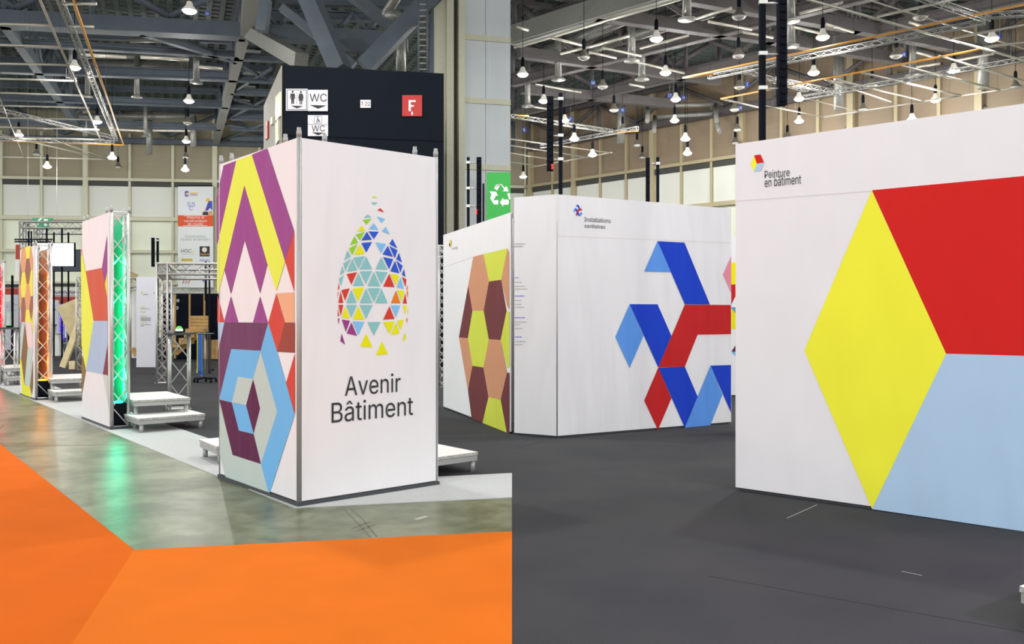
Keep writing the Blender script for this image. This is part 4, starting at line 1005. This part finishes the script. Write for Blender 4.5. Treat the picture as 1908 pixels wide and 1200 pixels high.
info_panel('tall pale information panel with a lime dot and small print, left of the truss gate', 254, 290.5, 516, 684.5, None,
           [(262.5, 544, 3, 3, 1), (267, 548, 9, 1.2, 0), (262, 571.5, 8, 1.2, 1), (262, 575, 17, .8, 0), (262, 580.5, 10, 1.2, 1), (262, 588.5, 12, 1.2, 1)] + [(262, 591.5 + k * 1.8, 19, .9, 0) for k in range(4)] + [(262, 600.5, 13, 1.2, 1), (262, 604.5, 19, .9, 0), (262, 607, 6, .9, 0), (286.5, 545, 1.5, 2, 2)])
info_panel('narrow white panel standing behind the lime-dotted information panel', 243, 256, 546, 667.5, m_ply)
info_panel('pale information panel with a small rust emblem beside the orange-lit tower', 19.5, 38, 548, 654, None, [(24, 565, 2, 2, 2), (26.5, 567.5, 6, .9, 0), (24, 578, 6, .8, 0)])
info_panel('pale panel with small print half hidden behind the rust-emblem panel', 2, 24, 560, 652, None, [(9, 571, 7, .8, 0), (9, 590, 6, .8, 0)])
info_panel('pale panel with a slate stripe behind the white bar table', 88, 108.5, 559, 662, None, [(92, 575.5, 12, 3, 3), (93, 566, 6, .8, 0), (93, 570, 8, .8, 0)])

fa = thing('stand_fascia', 'red fascia board with white printed pattern above the distant stands', 'fascia', D(80, 560, 34))
vbox(fa, 'red_board', m_redboard, 2, 537, 36, 549, 34.5, .1); vbox(fa, 'red_board', m_redboard, 90, 553, 146, 566, 34, .1)
vbox(fa, 'pattern_board', m_ply, 90, 540, 146, 550, 34, .1); vbox(fa, 'support_rail', m_alu, 90, 550, 146, 553, 34.2, .1); vbox(fa, 'support_rail', m_alu, 2, 549, 20, 562, 34.5, .05)
for x in (5, 34, 92, 145): vbox(fa, 'support_post', m_alud, x, 540, x + 1, 655, 34.6, .02)
f = Face((-30, 33.98), (0, 33.98)); q = MB(); cols = [(230, 90, 60), (60, 110, 200), (80, 170, 90), (150, 80, 170)]
for k in range(26):
    x = 92 + k * 1.95; y = 541.5 + (k * 37 % 5); c = [(x + 1.3 * math.cos(t * .785), y + 1.3 + 1.3 * math.sin(t * .785)) for t in range(8)]; poly(q, f, c, k % 4, .006)
q.build('printed_pattern', [mat('pattern_%d' % i, c, .7) for i, c in enumerate(cols)], fa)
vbox(fa, 'wall_vent', m_gap, 4, 529, 36, 536, 35, .05); vbox(fa, 'wall_vent', m_gap, 92, 528, 146, 534, 35, .05)
vbox(fa, 'support_rail', m_alu, 4, 527, 36, 529.5, 34.9, .05)

# goalpost truss with screens
gp = thing('truss_goalpost', 'tall silver lattice goalpost carrying screens behind the orange-lit tower', 'truss', (D(37, 588, 33).x, 33, 0))
yg = 33; zt_ = D(37, 413, yg).z; p0 = Vector((D(36.5, 588, yg).x, yg, 0)); sd_ = .24
lattice(gp, p0, p0 + UP * zt_, Vector((1, 0, 0)), Vector((0, 1, 0)), sd_, .03, .3, m_alu, .012, chord_name='post_chord', lace_name='post_lacing')
lattice(gp, p0 + UP * zt_, p0 + UP * zt_ + Vector((D(170, 588, yg).x - p0.x, 0, 0)), -UP, Vector((0, 1, 0)), sd_, .03, .3, m_alu, .012, chord_name='beam_chord', lace_name='beam_lacing')
p3 = Vector((D(63.5, 588, 36.5).x, 36.5, 0)); z3 = D(63.5, 425, 36.5).z
lattice(gp, p3, p3 + UP * z3, Vector((1, 0, 0)), Vector((0, 1, 0)), sd_, .03, .3, m_alu, .012, chord_name='post_chord', lace_name='post_lacing')
lattice(gp, p3 + UP * z3, p3 + UP * z3 + Vector((2.6, 0, 0)), -UP, Vector((0, 1, 0)), sd_, .03, .3, m_alu, .012, chord_name='beam_chord', lace_name='beam_lacing')
p4 = Vector((D(165, 588, yg).x, yg, 0))
lattice(gp, p4, p4 + UP * zt_, Vector((1, 0, 0)), Vector((0, 1, 0)), sd_, .03, .3, m_alu, .012, chord_name='post_chord', lace_name='post_lacing')
q = MB(); q.tube(p0 + UP * (zt_ - .03) + Vector((sd_ * .5, 0, 0)), Vector((p3.x, p3.y, z3)), .03, 6); q.build('tie_bar', m_alu, gp)
def screen(label, x0, y0_, x1, y1_, yy, mt, poles, ptop):
    a = D(x0, y1_, yy); b = D(x1, y0_, yy); r = thing('screen', label, 'screen', ((a.x + b.x) / 2, yy, a.z))
    q = MB(); q.box(((a.x + b.x) / 2, yy + .05, (a.z + b.z) / 2), b.x - a.x, .09, b.z - a.z); q.build('casing', m_black, r)
    q = MB(); w = .025; q.face([(a.x + w, yy - .003, a.z + w), (b.x - w, yy - .003, a.z + w), (b.x - w, yy - .003, b.z - w), (a.x + w, yy - .003, b.z - w)]); q.build('display', mt, r)
    for px in poles:
        q = MB(); pa = D(px, 542, yy + .2); pb = D(px, ptop, yy + .2); q.box((pa.x, yy + .2, pb.z / 2), .045, .045, pb.z); q.build('post', m_black, r)
m_scr = mat('lit_screen', (255, 255, 255), .4, emit=(236, 246, 255), power=4.0); m_dscr = mat('dark_screen', (18, 34, 58), .25)
screen('bright white lit screen hanging behind the orange-lit tower', 66, 452, 138.5, 497, 30, m_scr, (87, 115.5), 425)
screen('dark navy screen half hidden behind the bright screen', 92, 465, 160, 506, 32, m_dscr, (100.5, 127.5), 433)
rb_ = thing('small_banner', 'small red and white banner hanging from a thin black truss', 'banner', D(32, 520, 31))
vbox(rb_, 'banner_cloth', m_ply, 28.5, 452, 36, 521, 31, .02); vbox(rb_, 'red_panel', m_redboard, 29, 456, 36, 483, 30.98, .02)
q = MB(); a, b = D(27, 446, 31), D(98, 446, 31); q.tube(a, b, .025, 6); q.tube(a - UP * .09, b - UP * .09, .025, 6)
for k in range(14): q.tube(a.lerp(b, k / 14), a.lerp(b, (k + 1) / 14) - UP * .09, .012, 4)
q.build('hanging_truss', m_black, rb_)
for px in (50.5, 55.5):
    q = MB(); p = D(px, 430, 31); q.box((p.x, 31.1, p.z / 2), .04, .04, p.z); q.build('post', m_black, rb_)

# violet tower, bar table, sheets of plywood
vt = thing('light_tower', 'distant slim lattice tower glowing violet behind the leaning plywood sheet', 'exhibition tower', G(112, 636))
yv = G(112, 636).y; p = Vector((D(109, 588, yv).x, yv, 0)); m_vio = mat('violet_lit_alu', (120, 96, 230), .4, emit=(80, 50, 255), power=.35)  # violet light on the lattice put into its colour and emission
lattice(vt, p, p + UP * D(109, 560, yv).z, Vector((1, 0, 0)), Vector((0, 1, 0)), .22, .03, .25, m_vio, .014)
q = MB(); q.tube(p + Vector((.11, .11, 0)), p + Vector((.11, .11, D(109, 562, yv).z)), .03, 8); q.build('glow_tube', mat('violet_tube', (130, 90, 255), .4, emit=(90, 60, 255), power=3), vt)
bt = thing('bar_table', 'white bar table with a flared pedestal in front of the violet tower', 'table', G(107.5, 663))
yb_ = G(107.5, 663).y; c = D(107.5, 588, yb_); c.z = 0; hb_ = D(107, 620, yb_).z
q = MB(); a = [c + V2(-.17, -.17), c + V2(.17, -.17), c + V2(.17, .17), c + V2(-.17, .17)]; b = [c + (x - c) * .45 + UP * (hb_ - .03) for x in a]; q.hull8(a, b); q.build('pedestal', m_ply, bt)
q = MB(); q.lathe(c + UP * (hb_ - .03), [(0, 0), (.2, 0), (.2, .03), (0, .03)], 18); q.build('table_top', m_ply, bt)
pp = pedestal('small lattice pedestal behind the white bar table', Vector((D(99, 588, 33.5).x, 33.5, 0)), .2, .3, D(99, 605, 33.5).z)
m_clear = mat('clear_plastic', (222, 228, 240), .15, trans=.6)
for px, lab in ((95.5, 'clear plastic chair at the bar table, next to the orange-lit tower'), (128, 'clear plastic chair behind the leaning timber beam')):
    g = G(px, 661); yy = g.y; ch = thing('clear_chair', lab, 'chair', g, 'clear plastic chairs')
    for sx in (-.18, .18):
        for sy in (-.18, .18):
            q = MB(); q.tube(g + V2(sx, sy), g + V2(sx, sy) + UP * .45, .018, 6); q.build('leg', m_clear, ch)
    q = MB(); q.box(g + UP * .465, .42, .42, .03); q.build('seat', m_clear, ch)
    q = MB(); q.box(g + V2(0, .2) + UP * .7, .4, .03, .44); q.build('backrest', m_clear, ch)
ps = thing('plywood_sheet', 'pale plywood sheet leaning on one corner behind the green-lit tower', 'board', G(140, 670))
a = [D(105.5, 571, 25.5), D(150, 553, 25.5), D(158, 640, 26), D(137, 646, 26)]
q = MB(); q.hull8(a, [p + Vector((0, .03, 0)) for p in a]); q.build('board', m_wood, ps)
q = MB(); q.tube(D(152, 560, 25.9), Vector((D(152, 560, 25.9).x, 25.9, 0)), .035, 8); q.build('support_post', m_wood2, ps)
tbm = thing('timber_beam', 'slanted timber beam propped on a block in front of the plywood sheet', 'beam', G(124, 688))
a, b = D(122, 686, 25), D(158, 590, 25); q = MB(); q.beam(a, b, .1, .17, 0, (-1, 0, .3)); q.build('beam', m_wood, tbm)
g = G(137, 688); q = MB(); q.box((g.x, g.y, .12), .17, .2, .24); q.build('block', m_wood, tbm)
ls = thing('truss_post', 'lattice post beside the leaning plywood sheet', 'truss', G(148, 687))
y_ = 24.5; p = Vector((D(142, 588, y_).x, y_, 0)); lattice(ls, p, p + UP * D(142, 517, y_).z, Vector((1, 0, 0)), Vector((0, 1, 0)), .22, .022, .24, m_alu, .011)
lattice(ls, p + UP * D(142, 531, y_).z, p + UP * D(142, 531, y_).z + Vector((.6, 0, 0)), -UP, Vector((0, 1, 0)), .2, .02, .2, m_alu, .01, chord_name='beam_chord', lace_name='beam_lacing')
st = thing('lattice_stage', 'low lattice frame with a plywood sheet on top, behind the green-lit tower', 'truss', G(248, 665))
y_ = 30.5; lattice(st, D(236, 518, y_), D(258, 518, y_), -UP, Vector((0, 1, 0)), .3, .03, .3, m_alu, .014)
lattice(st, D(236, 531, y_), D(258, 531, y_), -UP, Vector((0, 1, 0)), .18, .025, .2, m_alu, .012)
a = [D(238, 503, y_), D(256, 511, y_), D(256, 527, y_ + .4), D(240, 517, y_ + .4)]; q = MB(); q.hull8(a, [p + Vector((0, .05, .0)) for p in a]); q.build('board', m_wood, st)
for x in (239, 241): 
    q = MB(); t_ = D(x, 518, y_); q.tube(Vector((t_.x, y_ + .1, 0)), t_ + Vector((0, .1, 0)), .03, 6); q.build('post', m_alu, st)
wk = thing('wood_offcut', 'bent plywood offcut lying at the foot of the narrow white panel', 'board', G(248, 664))
a = [D(242, 650, 30.5), D(245, 648, 30.5), D(254, 660, 30.5), D(254, 664, 30.5), D(250, 664, 30.5)]
q = MB(); q.hull8(a, [p + Vector((0, .3, 0)) for p in a]); q.build('board', m_wood2, wk)
rl = thing('light_tower', 'distant slim tower glowing red between the green-lit tower and the narrow white panel', 'exhibition tower', G(241, 650))
y_ = 34; p = Vector((D(239.5, 588, y_).x, y_, 0)); lattice(rl, p, p + UP * D(239, 540, y_).z, Vector((1, 0, 0)), Vector((0, 1, 0)), .06, .015, .1, mat('red_lit_alu', (230, 110, 100), .4, emit=(255, 40, 40), power=.3), .01)  # lattice tinted and made to glow in place of red light on it
# truss tower seen in the slot beside the honeycomb wall
sl = thing('truss_post', 'lattice post glimpsed in the slot between white tower and honeycomb wall', 'truss', G(822, 722))
y_ = 18.5; p = Vector((D(818, 588, y_).x, y_, 0)); zz = D(818, 458, y_).z
lattice(sl, p, p + UP * zz, Vector((1, 0, 0)), Vector((0, 1, 0)), .12, .02, .16, m_alu, .01)
lattice(sl, p + UP * zz + Vector((-.3, 0, 0)), p + UP * zz + Vector((.4, 0, 0)), -UP, Vector((0, 1, 0)), .24, .02, .24, m_alu, .01, chord_name='beam_chord', lace_name='beam_lacing')

# ================================================================== HANGING RIGS AND LAMPS
ZR = 11.5
def rig(label, nm, cat, segs):
    """segs: (kind, (px,py), (px,py), z)"""
    a = Hh(*segs[0][1], segs[0][3]); root = thing(nm, label, cat, a)
    for s in segs:
        k, p, q2, z = s[:4]; p = Hh(*p, z); q2 = Hh(*q2, z)
        if k == 'truss':
            d = (q2 - p).normalized(); side = d.cross(UP)
            lattice(root, p, q2, UP, side, .17, .018, .3, m_alu, .011)
        else:
            q = MB(); q.tube(p, q2, {'rail': .045, 'orange': .04, 'thin': .028}[k], 6); q.build('rail', {'rail': m_rail, 'orange': m_orange_rail, 'thin': m_rail}[k], root)
        for t in (.12, .5, .88):
            w = p.lerp(q2, t); q = MB(); q.tube(w, Vector((w.x, w.y, 16.6)), .005, 4); q.build('hanging_wire', m_base, root)
    return root
hoist = MB()
rig('hanging silver lattice frame with orange edge rails over the left aisle', 'lighting_rig', 'rig', [
  ('truss', (101, -8), (213, 262), ZR), ('truss', (-20, 204), (210, 259), ZR + .4), ('truss', (-20, 263), (213, 268), ZR),
  ('orange', (134, -8), (230, 270), ZR), ('orange', (230, 270), (-20, 262), ZR)])
rig('hanging grid of pale parallel rails over the left aisle', 'rail_grid', 'rig', [
  ('rail', (71, -8), (188, 262), ZR), ('rail', (-20, 44), (93, 47), ZR), ('rail', (-20, 83), (113, 87), ZR), ('rail', (-20, 118), (130, 121), ZR), ('rail', (-20, 146), (143, 151), ZR), ('rail', (-20, 172), (155, 178), ZR),
  ('rail', (-20, 196), (166, 201), ZR), ('rail', (-20, 219), (176, 223), ZR), ('rail', (-20, 236), (185, 242), ZR), ('rail', (-20, 254), (194, 260), ZR), ('rail', (-10, 292), (205, 297), ZR), ('rail', (-10, 248), (203, 298), ZR), ('thin', (-10, 160), (45, 294), ZR), ('thin', (93, 258), (203, 297), ZR),
  ('thin', (137, 10), (230, 268), ZR), ('rail', (117, 7), (180, 7), ZR), ('rail', (130, 48), (175, 50), ZR)])
rig('hanging silver lattice frame with orange rails over the cube wall', 'lighting_rig', 'rig', [
  ('truss', (1322, 148), (1836, 46), ZR), ('truss', (1680, -8), (1836, 42), ZR), ('truss', (1836, 36), (1930, 30), ZR), ('truss', (1500, 186), (1930, 112), ZR), ('truss', (1440, 152), (1560, 178), ZR), ('truss', (1380, 137), (1500, 172), ZR),
  ('orange', (1272, 145), (1930, 4), ZR), ('orange', (1343, 184), (1835, 90), ZR), ('orange', (1272, 145), (1330, 138), ZR)])
rig('hanging grid of thin pale rails over the cube wall', 'rail_grid', 'rig', [
  ('rail', (1502, -2), (1925, 117), ZR), ('thin', (1425, 197), (1535, 218), ZR), ('rail', (1345, 184), (1425, 203), ZR), ('rail', (1535, 218), (1790, 178), ZR), ('rail', (1790, 178), (1930, 159), ZR),
  ('rail', (1538, 148), (1660, 190), ZR), ('rail', (1555, 148), (1720, 188), ZR), ('rail', (1605, 135), (1790, 178), ZR), ('rail', (1680, 122), (1862, 168), ZR), ('rail', (1750, 104), (1930, 158), ZR), ('thin', (1508, 185), (1600, 208), ZR),
  ('rail', (1634, 31), (1800, -6), ZR), ('rail', (1770, 72), (1930, 42), ZR), ('rail', (1835, 88), (1930, 76), ZR), ('thin', (1600, -6), (1930, 98), ZR + .3)])
rig('hanging silver lattice and pale rails above the ribbon wall', 'lighting_rig', 'rig', [
  ('truss', (950, 220), (1138, 248), ZR), ('truss', (1010, 276), (1190, 242), ZR), ('orange', (1190, 244), (1150, 247), ZR), ('orange', (963, 215), (985, 216), ZR), ('rail', (950, 259), (1140, 285), ZR), ('rail', (950, 271), (1095, 293), ZR), ('rail', (950, 285), (1060, 302), ZR), ('rail', (985, 312), (1140, 284), ZR), ('thin', (950, 302), (1000, 308), ZR)])

# bell lamps
lamp0 = thing('hall_lamp', 'x', 'lamp', (0, 0, 0))
q = MB(); q.tube((0, 0, .5), (0, 0, 4.6), .012, 5); q.build('cord', m_black, lamp0)
q = MB(); q.lathe((0, 0, .2), [(0, .42), (.05, .42), (.075, .3), (.075, .05), (.05, 0)], 10); q.build('ballast', m_black, lamp0)
q = MB(); q.lathe((0, 0, -.12), [(.05, .34), (.09, .3), (.12, .18), (.25, .03), (.25, .0), (.235, .0), (.11, .17), (.08, .28)], 16); shade = q.build('shade', mat('lamp_shade_glowing', (220, 218, 208), .4, emit=(255, 248, 232), power=.15), lamp0)
q = MB(); q.lathe((0, 0, -.13), [(.0, -.09), (.12, -.075), (.2, -.03), (.225, .02), (.2, .06), (0, .06)], 16); gl0 = q.build('lens', m_bulb, lamp0)
lamp1 = thing('hall_lamp', 'x', 'lamp', (0, 0, 0))
for ch in list(lamp0.children):
    c = ch.copy(); COL.objects.link(c); c.parent = lamp1
    if ch is shade:
        c.data = shade.data.copy(); c.data.materials[0] = m_lampbody
    if ch is gl0:
        c.data = gl0.data.copy(); c.data.materials[0] = mat('lamp_glass_off', (206, 204, 196), .3)
LAMP_Z = 12.0
used = [False, False]
LOW = {(345, 313), (88, 307), (209, 290), (1281, 282), (1277, 255), (975, 326), (1104, 285), (1070, 255), (1699, 220)}
def put(px, py, lit, label, group=None):
    lz = 10.6 if (px, py) in LOW else LAMP_Z
    p = Hh(px, py, lz); k = 0 if lit else 1; src = (lamp0, lamp1)[k]
    if used[k]: o = copy_thing(src, p, label, group)
    else:
        used[k] = True; o = src; o.location = p; o['label'] = label
        if group: o['group'] = group
    if lit: hall_light(p.x, p.y, lz - .22, LAMP_W, .17, kind='POINT')
ORD = ['first', 'second', 'third', 'fourth', 'fifth', 'sixth', 'seventh', 'eighth']
def row(lit, pts, where, group):
    for i, (x, y) in enumerate(pts):
        put(x, y, lit, ('lit' if lit else 'unlit') + ' bell lamp, ' + ORD[i] + ' back ' + where, group)
row(True, [(353, 14), (352, 184), (347, 260), (345, 313)], 'in the row left of the navy block', 'lit hall lamps of the left bay')
row(True, [(139, 121), (181, 223), (209, 290)], 'under the hanging lattice frame', 'lit hall lamps of the left bay')
row(True, [(35, 248), (88, 307)], 'in the short row at the far left', 'lit hall lamps of the left bay')
row(False, [(350, 225), (346, 290)], 'among the lit lamps left of the navy block', 'unlit hall lamps of the left bay')
row(False, [(68, 284), (220, 308)], 'below the hanging lattice frame, against the cream wall', 'unlit hall lamps of the left bay')
row(True, [(1223, 67), (1240, 131), (1259, 181), (1257, 221), (1277, 255), (1281, 282)], 'in the row above the ribbon wall end', 'lit hall lamps of the right bay')
row(True, [(974, 134), (1013, 184), (1052, 221), (1070, 255), (1104, 285), (975, 326)], 'above the ribbon wall corner', 'lit hall lamps of the right bay')
row(True, [(1533, 64), (1516, 131), (1489, 180), (1489, 222)], 'in the row above the small cube emblem', 'lit hall lamps of the right bay')
row(True, [(1848, 67), (1777, 127), (1743, 182), (1699, 220)], 'in the row above the red face of the cube wall', 'lit hall lamps of the right bay')
row(False, [(1088, 102), (1123, 157), (1144, 201), (1160, 238)], 'between the lit rows above the ribbon wall', 'unlit hall lamps of the right bay')
row(False, [(1377, 25), (1376, 99), (1378, 158), (1369, 200), (1374, 238), (1370, 263)], 'in the row just beside the tall black mast', 'unlit hall lamps of the right bay')
row(False, [(1715, 26), (1670, 99), (1625, 155), (1608, 200), (1583, 235)], 'in the middle row above the cube wall', 'unlit hall lamps of the right bay')
row(False, [(1892, 158), (1833, 197)], 'at the edge above the red face of the cube wall', 'unlit hall lamps of the right bay')
row(False, [(1187, 267), (1197, 290), (1467, 253)], 'against the far tan wall of the right bay', 'unlit hall lamps of the right bay')

# air nozzles and ducts
def duct(label, pts, r, vent=True):
    root = thing('air_duct', label, 'duct', pts[-1])
    q = MB(); q.path(pts, r, 10); q.build('duct_pipe', m_duct, root)
    if vent:
        e = Vector(pts[-1]); q = MB(); q.lathe(e - UP * .1, [(0, .12), (r, .12), (r * 2.1, .03), (r * 2.1, 0), (0, 0)], 14); q.build('outlet', m_duct, root)
def dz(px, py, z): return Hh(px, py, z)
def drop(px, py, z, top=15.5):
    p = Hh(px, py, z); return [Vector((p.x, p.y, top)), p]
duct('thick horizontal air duct crossing under the left roof sheet', [Hh(150, 121, 14.6), Hh(340, 126, 14.6), Hh(341, 60, 16.3)], .3, False)
p = Hh(255, 178, 12.9); duct('vertical air nozzle left of the lamp row, upper of the left bay', [Vector((p.x - 3, p.y, 14.9)), Vector((p.x, p.y, 14.9)), p], .13)
p = Hh(366, 151, 12.9); duct('air nozzle with curved elbow beside the brightest lamp row', [Vector((p.x - 3.2, p.y, 14.9)), Vector((p.x, p.y, 14.9)), p], .15)
p = Hh(278, 288, 12.4); duct('lowest vertical air nozzle in front of the cream end wall', [Vector((p.x, p.y, 15.4)), p], .2, False)
p = Hh(360, 274, 12.6); duct('air duct with an elbow along the end wall girder', [Vector((p.x - 8, p.y, 14.6)), Vector((p.x, p.y, 14.6)), p], .2, False)
for px, py, lab in ((133, 141, 'round air nozzle beside the first lamp under the lattice frame'), (163, 177, 'round air nozzle behind the lattice frame, in mid left bay'), (271, 252, 'round air nozzle before the end wall, left bay')):
    duct(lab, drop(px, py, 13.0), .12)
for px, py, lab in ((1280, 32, 'round air nozzle highest in the right bay, over the ribbon wall'), (1040, 145, 'round air nozzle by the girder above the ribbon wall corner'), (1177, 110, 'round air nozzle on the girder above the ribbon wall'), (983, 195, 'round air nozzle above the ribbon box corner'), (1196, 145, 'small round air nozzle under the middle girder'), (1474, 82, 'round air nozzle right behind the tall black mast'), (1701, 137, 'round air nozzle in front of the tan wall over the cube wall'), (1473, 35, 'round air nozzle above and behind the tall black mast')):
    duct(lab, drop(px, py, 13.0), .17)
for (x0, y0_, x1, y1_, lab) in ((1210, 205, 1335, 225, 'lower'), (1215, 224, 1340, 240, 'upper')):
    a, b = Hh(x0, y0_ - 12, 13.8), Hh(x1, y1_ - 22, 13.8)
duct('silver air duct with two bends in front of the far tan wall', [Hh(1206, 226, 12.6), Hh(1207, 197, 14), Hh(1333, 195, 14), Hh(1335, 226, 12.6)], .13, False)
duct('second silver air duct with bends just behind the first', [Hh(1219, 244, 12.4), Hh(1220, 218, 13.6), Hh(1330, 212, 13.6), Hh(1341, 246, 12.2)], .13, False)
for px, py in ((1157, 268), (1563, 205), (1832, 165)):
    duct('plain grey down pipe against the far tan wall at x %d' % px if False else {1157: 'plain grey down pipe left on the far tan wall', 1563: 'plain grey down pipe on the tan wall above the cube', 1832: 'plain grey down pipe on the tan wall above the red face'}[px], drop(px, py, 12.2), .25, False)
for (a, b, lab) in (((1000, 105), (1200, 20), 'long silver duct along the girder, over the ribbon wall'), ((1040, 110), (1330, 20), 'second long silver duct along the girder'), ((1290, 60), (1480, 5), 'long silver duct high behind the tall black mast')):
    duct(lab, [Hh(*a, 14.9), Hh(*b, 14.9)], .28, False)
for (a, b, lab) in (((1000, 160), (1085, 175), 'pale strip light under the middle girder'), ((1115, 92), (1165, 108), 'pale strip light above the ribbon wall')):
    pass
# small blue bay plates
for px, py, s, lab in ((386, 25, '14', 'blue bay plate reading 14 beside the brightest lamp'), (1105, 154, '16', 'blue bay plate reading 16 in the right bay'), (1160, 205, 'G', 'blue bay plate reading G in the right bay'), (1392, 157, 'I', 'blue bay plate reading I in the right bay'), (977, 242, 'E', 'blue bay plate reading E above the ribbon box'), (1063, 222, 'F', 'blue bay plate reading F beside a lit lamp'), (1274, 182, 'H', 'blue bay plate reading H beside a lit lamp'), (1379, 201, '18', 'blue bay plate reading 18 near the tall mast'), (1685, 101, 'K', 'blue bay plate reading K over the cube wall'), (1863, 68, 'L', 'blue bay plate reading L beside a lit lamp'), (1248, 178, '17', 'blue bay plate reading 17 beside a lit lamp'), (1499, 222, '19', 'blue bay plate reading 19 over the small cube emblem')):
    p = Hh(px, py, 13.2); f = Face((p.x - 1, p.y), (p.x + 1, p.y)); h = .011 * p.y / 2 * .6
    r = thing('bay_plate', lab, 'sign', p, 'blue bay plates'); w = 4.5
    vb = MB(); a = [f.at(px - w, py + w), f.at(px + w, py + w), f.at(px + w, py - w), f.at(px - w, py - w)]; vb.hull8([x + Vector((0, .04, 0)) for x in a], a); vb.build('plate', m_blue, r)
    q = MB(); tw = 1.6 if len(s) == 1 else 3.0; write(q, f, s, (px - tw, py + 2.6), (px + tw, py + 2.6), (px - tw, py - 2.6), .01); q.build('lettering', m_wp, r)
    q = MB(); q.tube(p + UP * .1, Vector((p.x, p.y, 14.2)), .02, 5); q.build('hanger', m_steel, r)

# violet wash from a light tower beyond the frame, on the near dark carpet
vl = bpy.data.lights.new('violet_wash', 'SPOT'); vl.energy = 330; vl.color = (.75, .45, 1.0); vl.spot_size = .95; vl.spot_blend = .25; vl.shadow_soft_size = .1
vo = bpy.data.objects.new('violet_wash', vl); COL.objects.link(vo); vo.location = (5.2, 2.4, 2.6)
vo.rotation_euler = (Vector((3.3, 3.75, 0)) - Vector(vo.location)).to_track_quat('-Z', 'Y').to_euler()
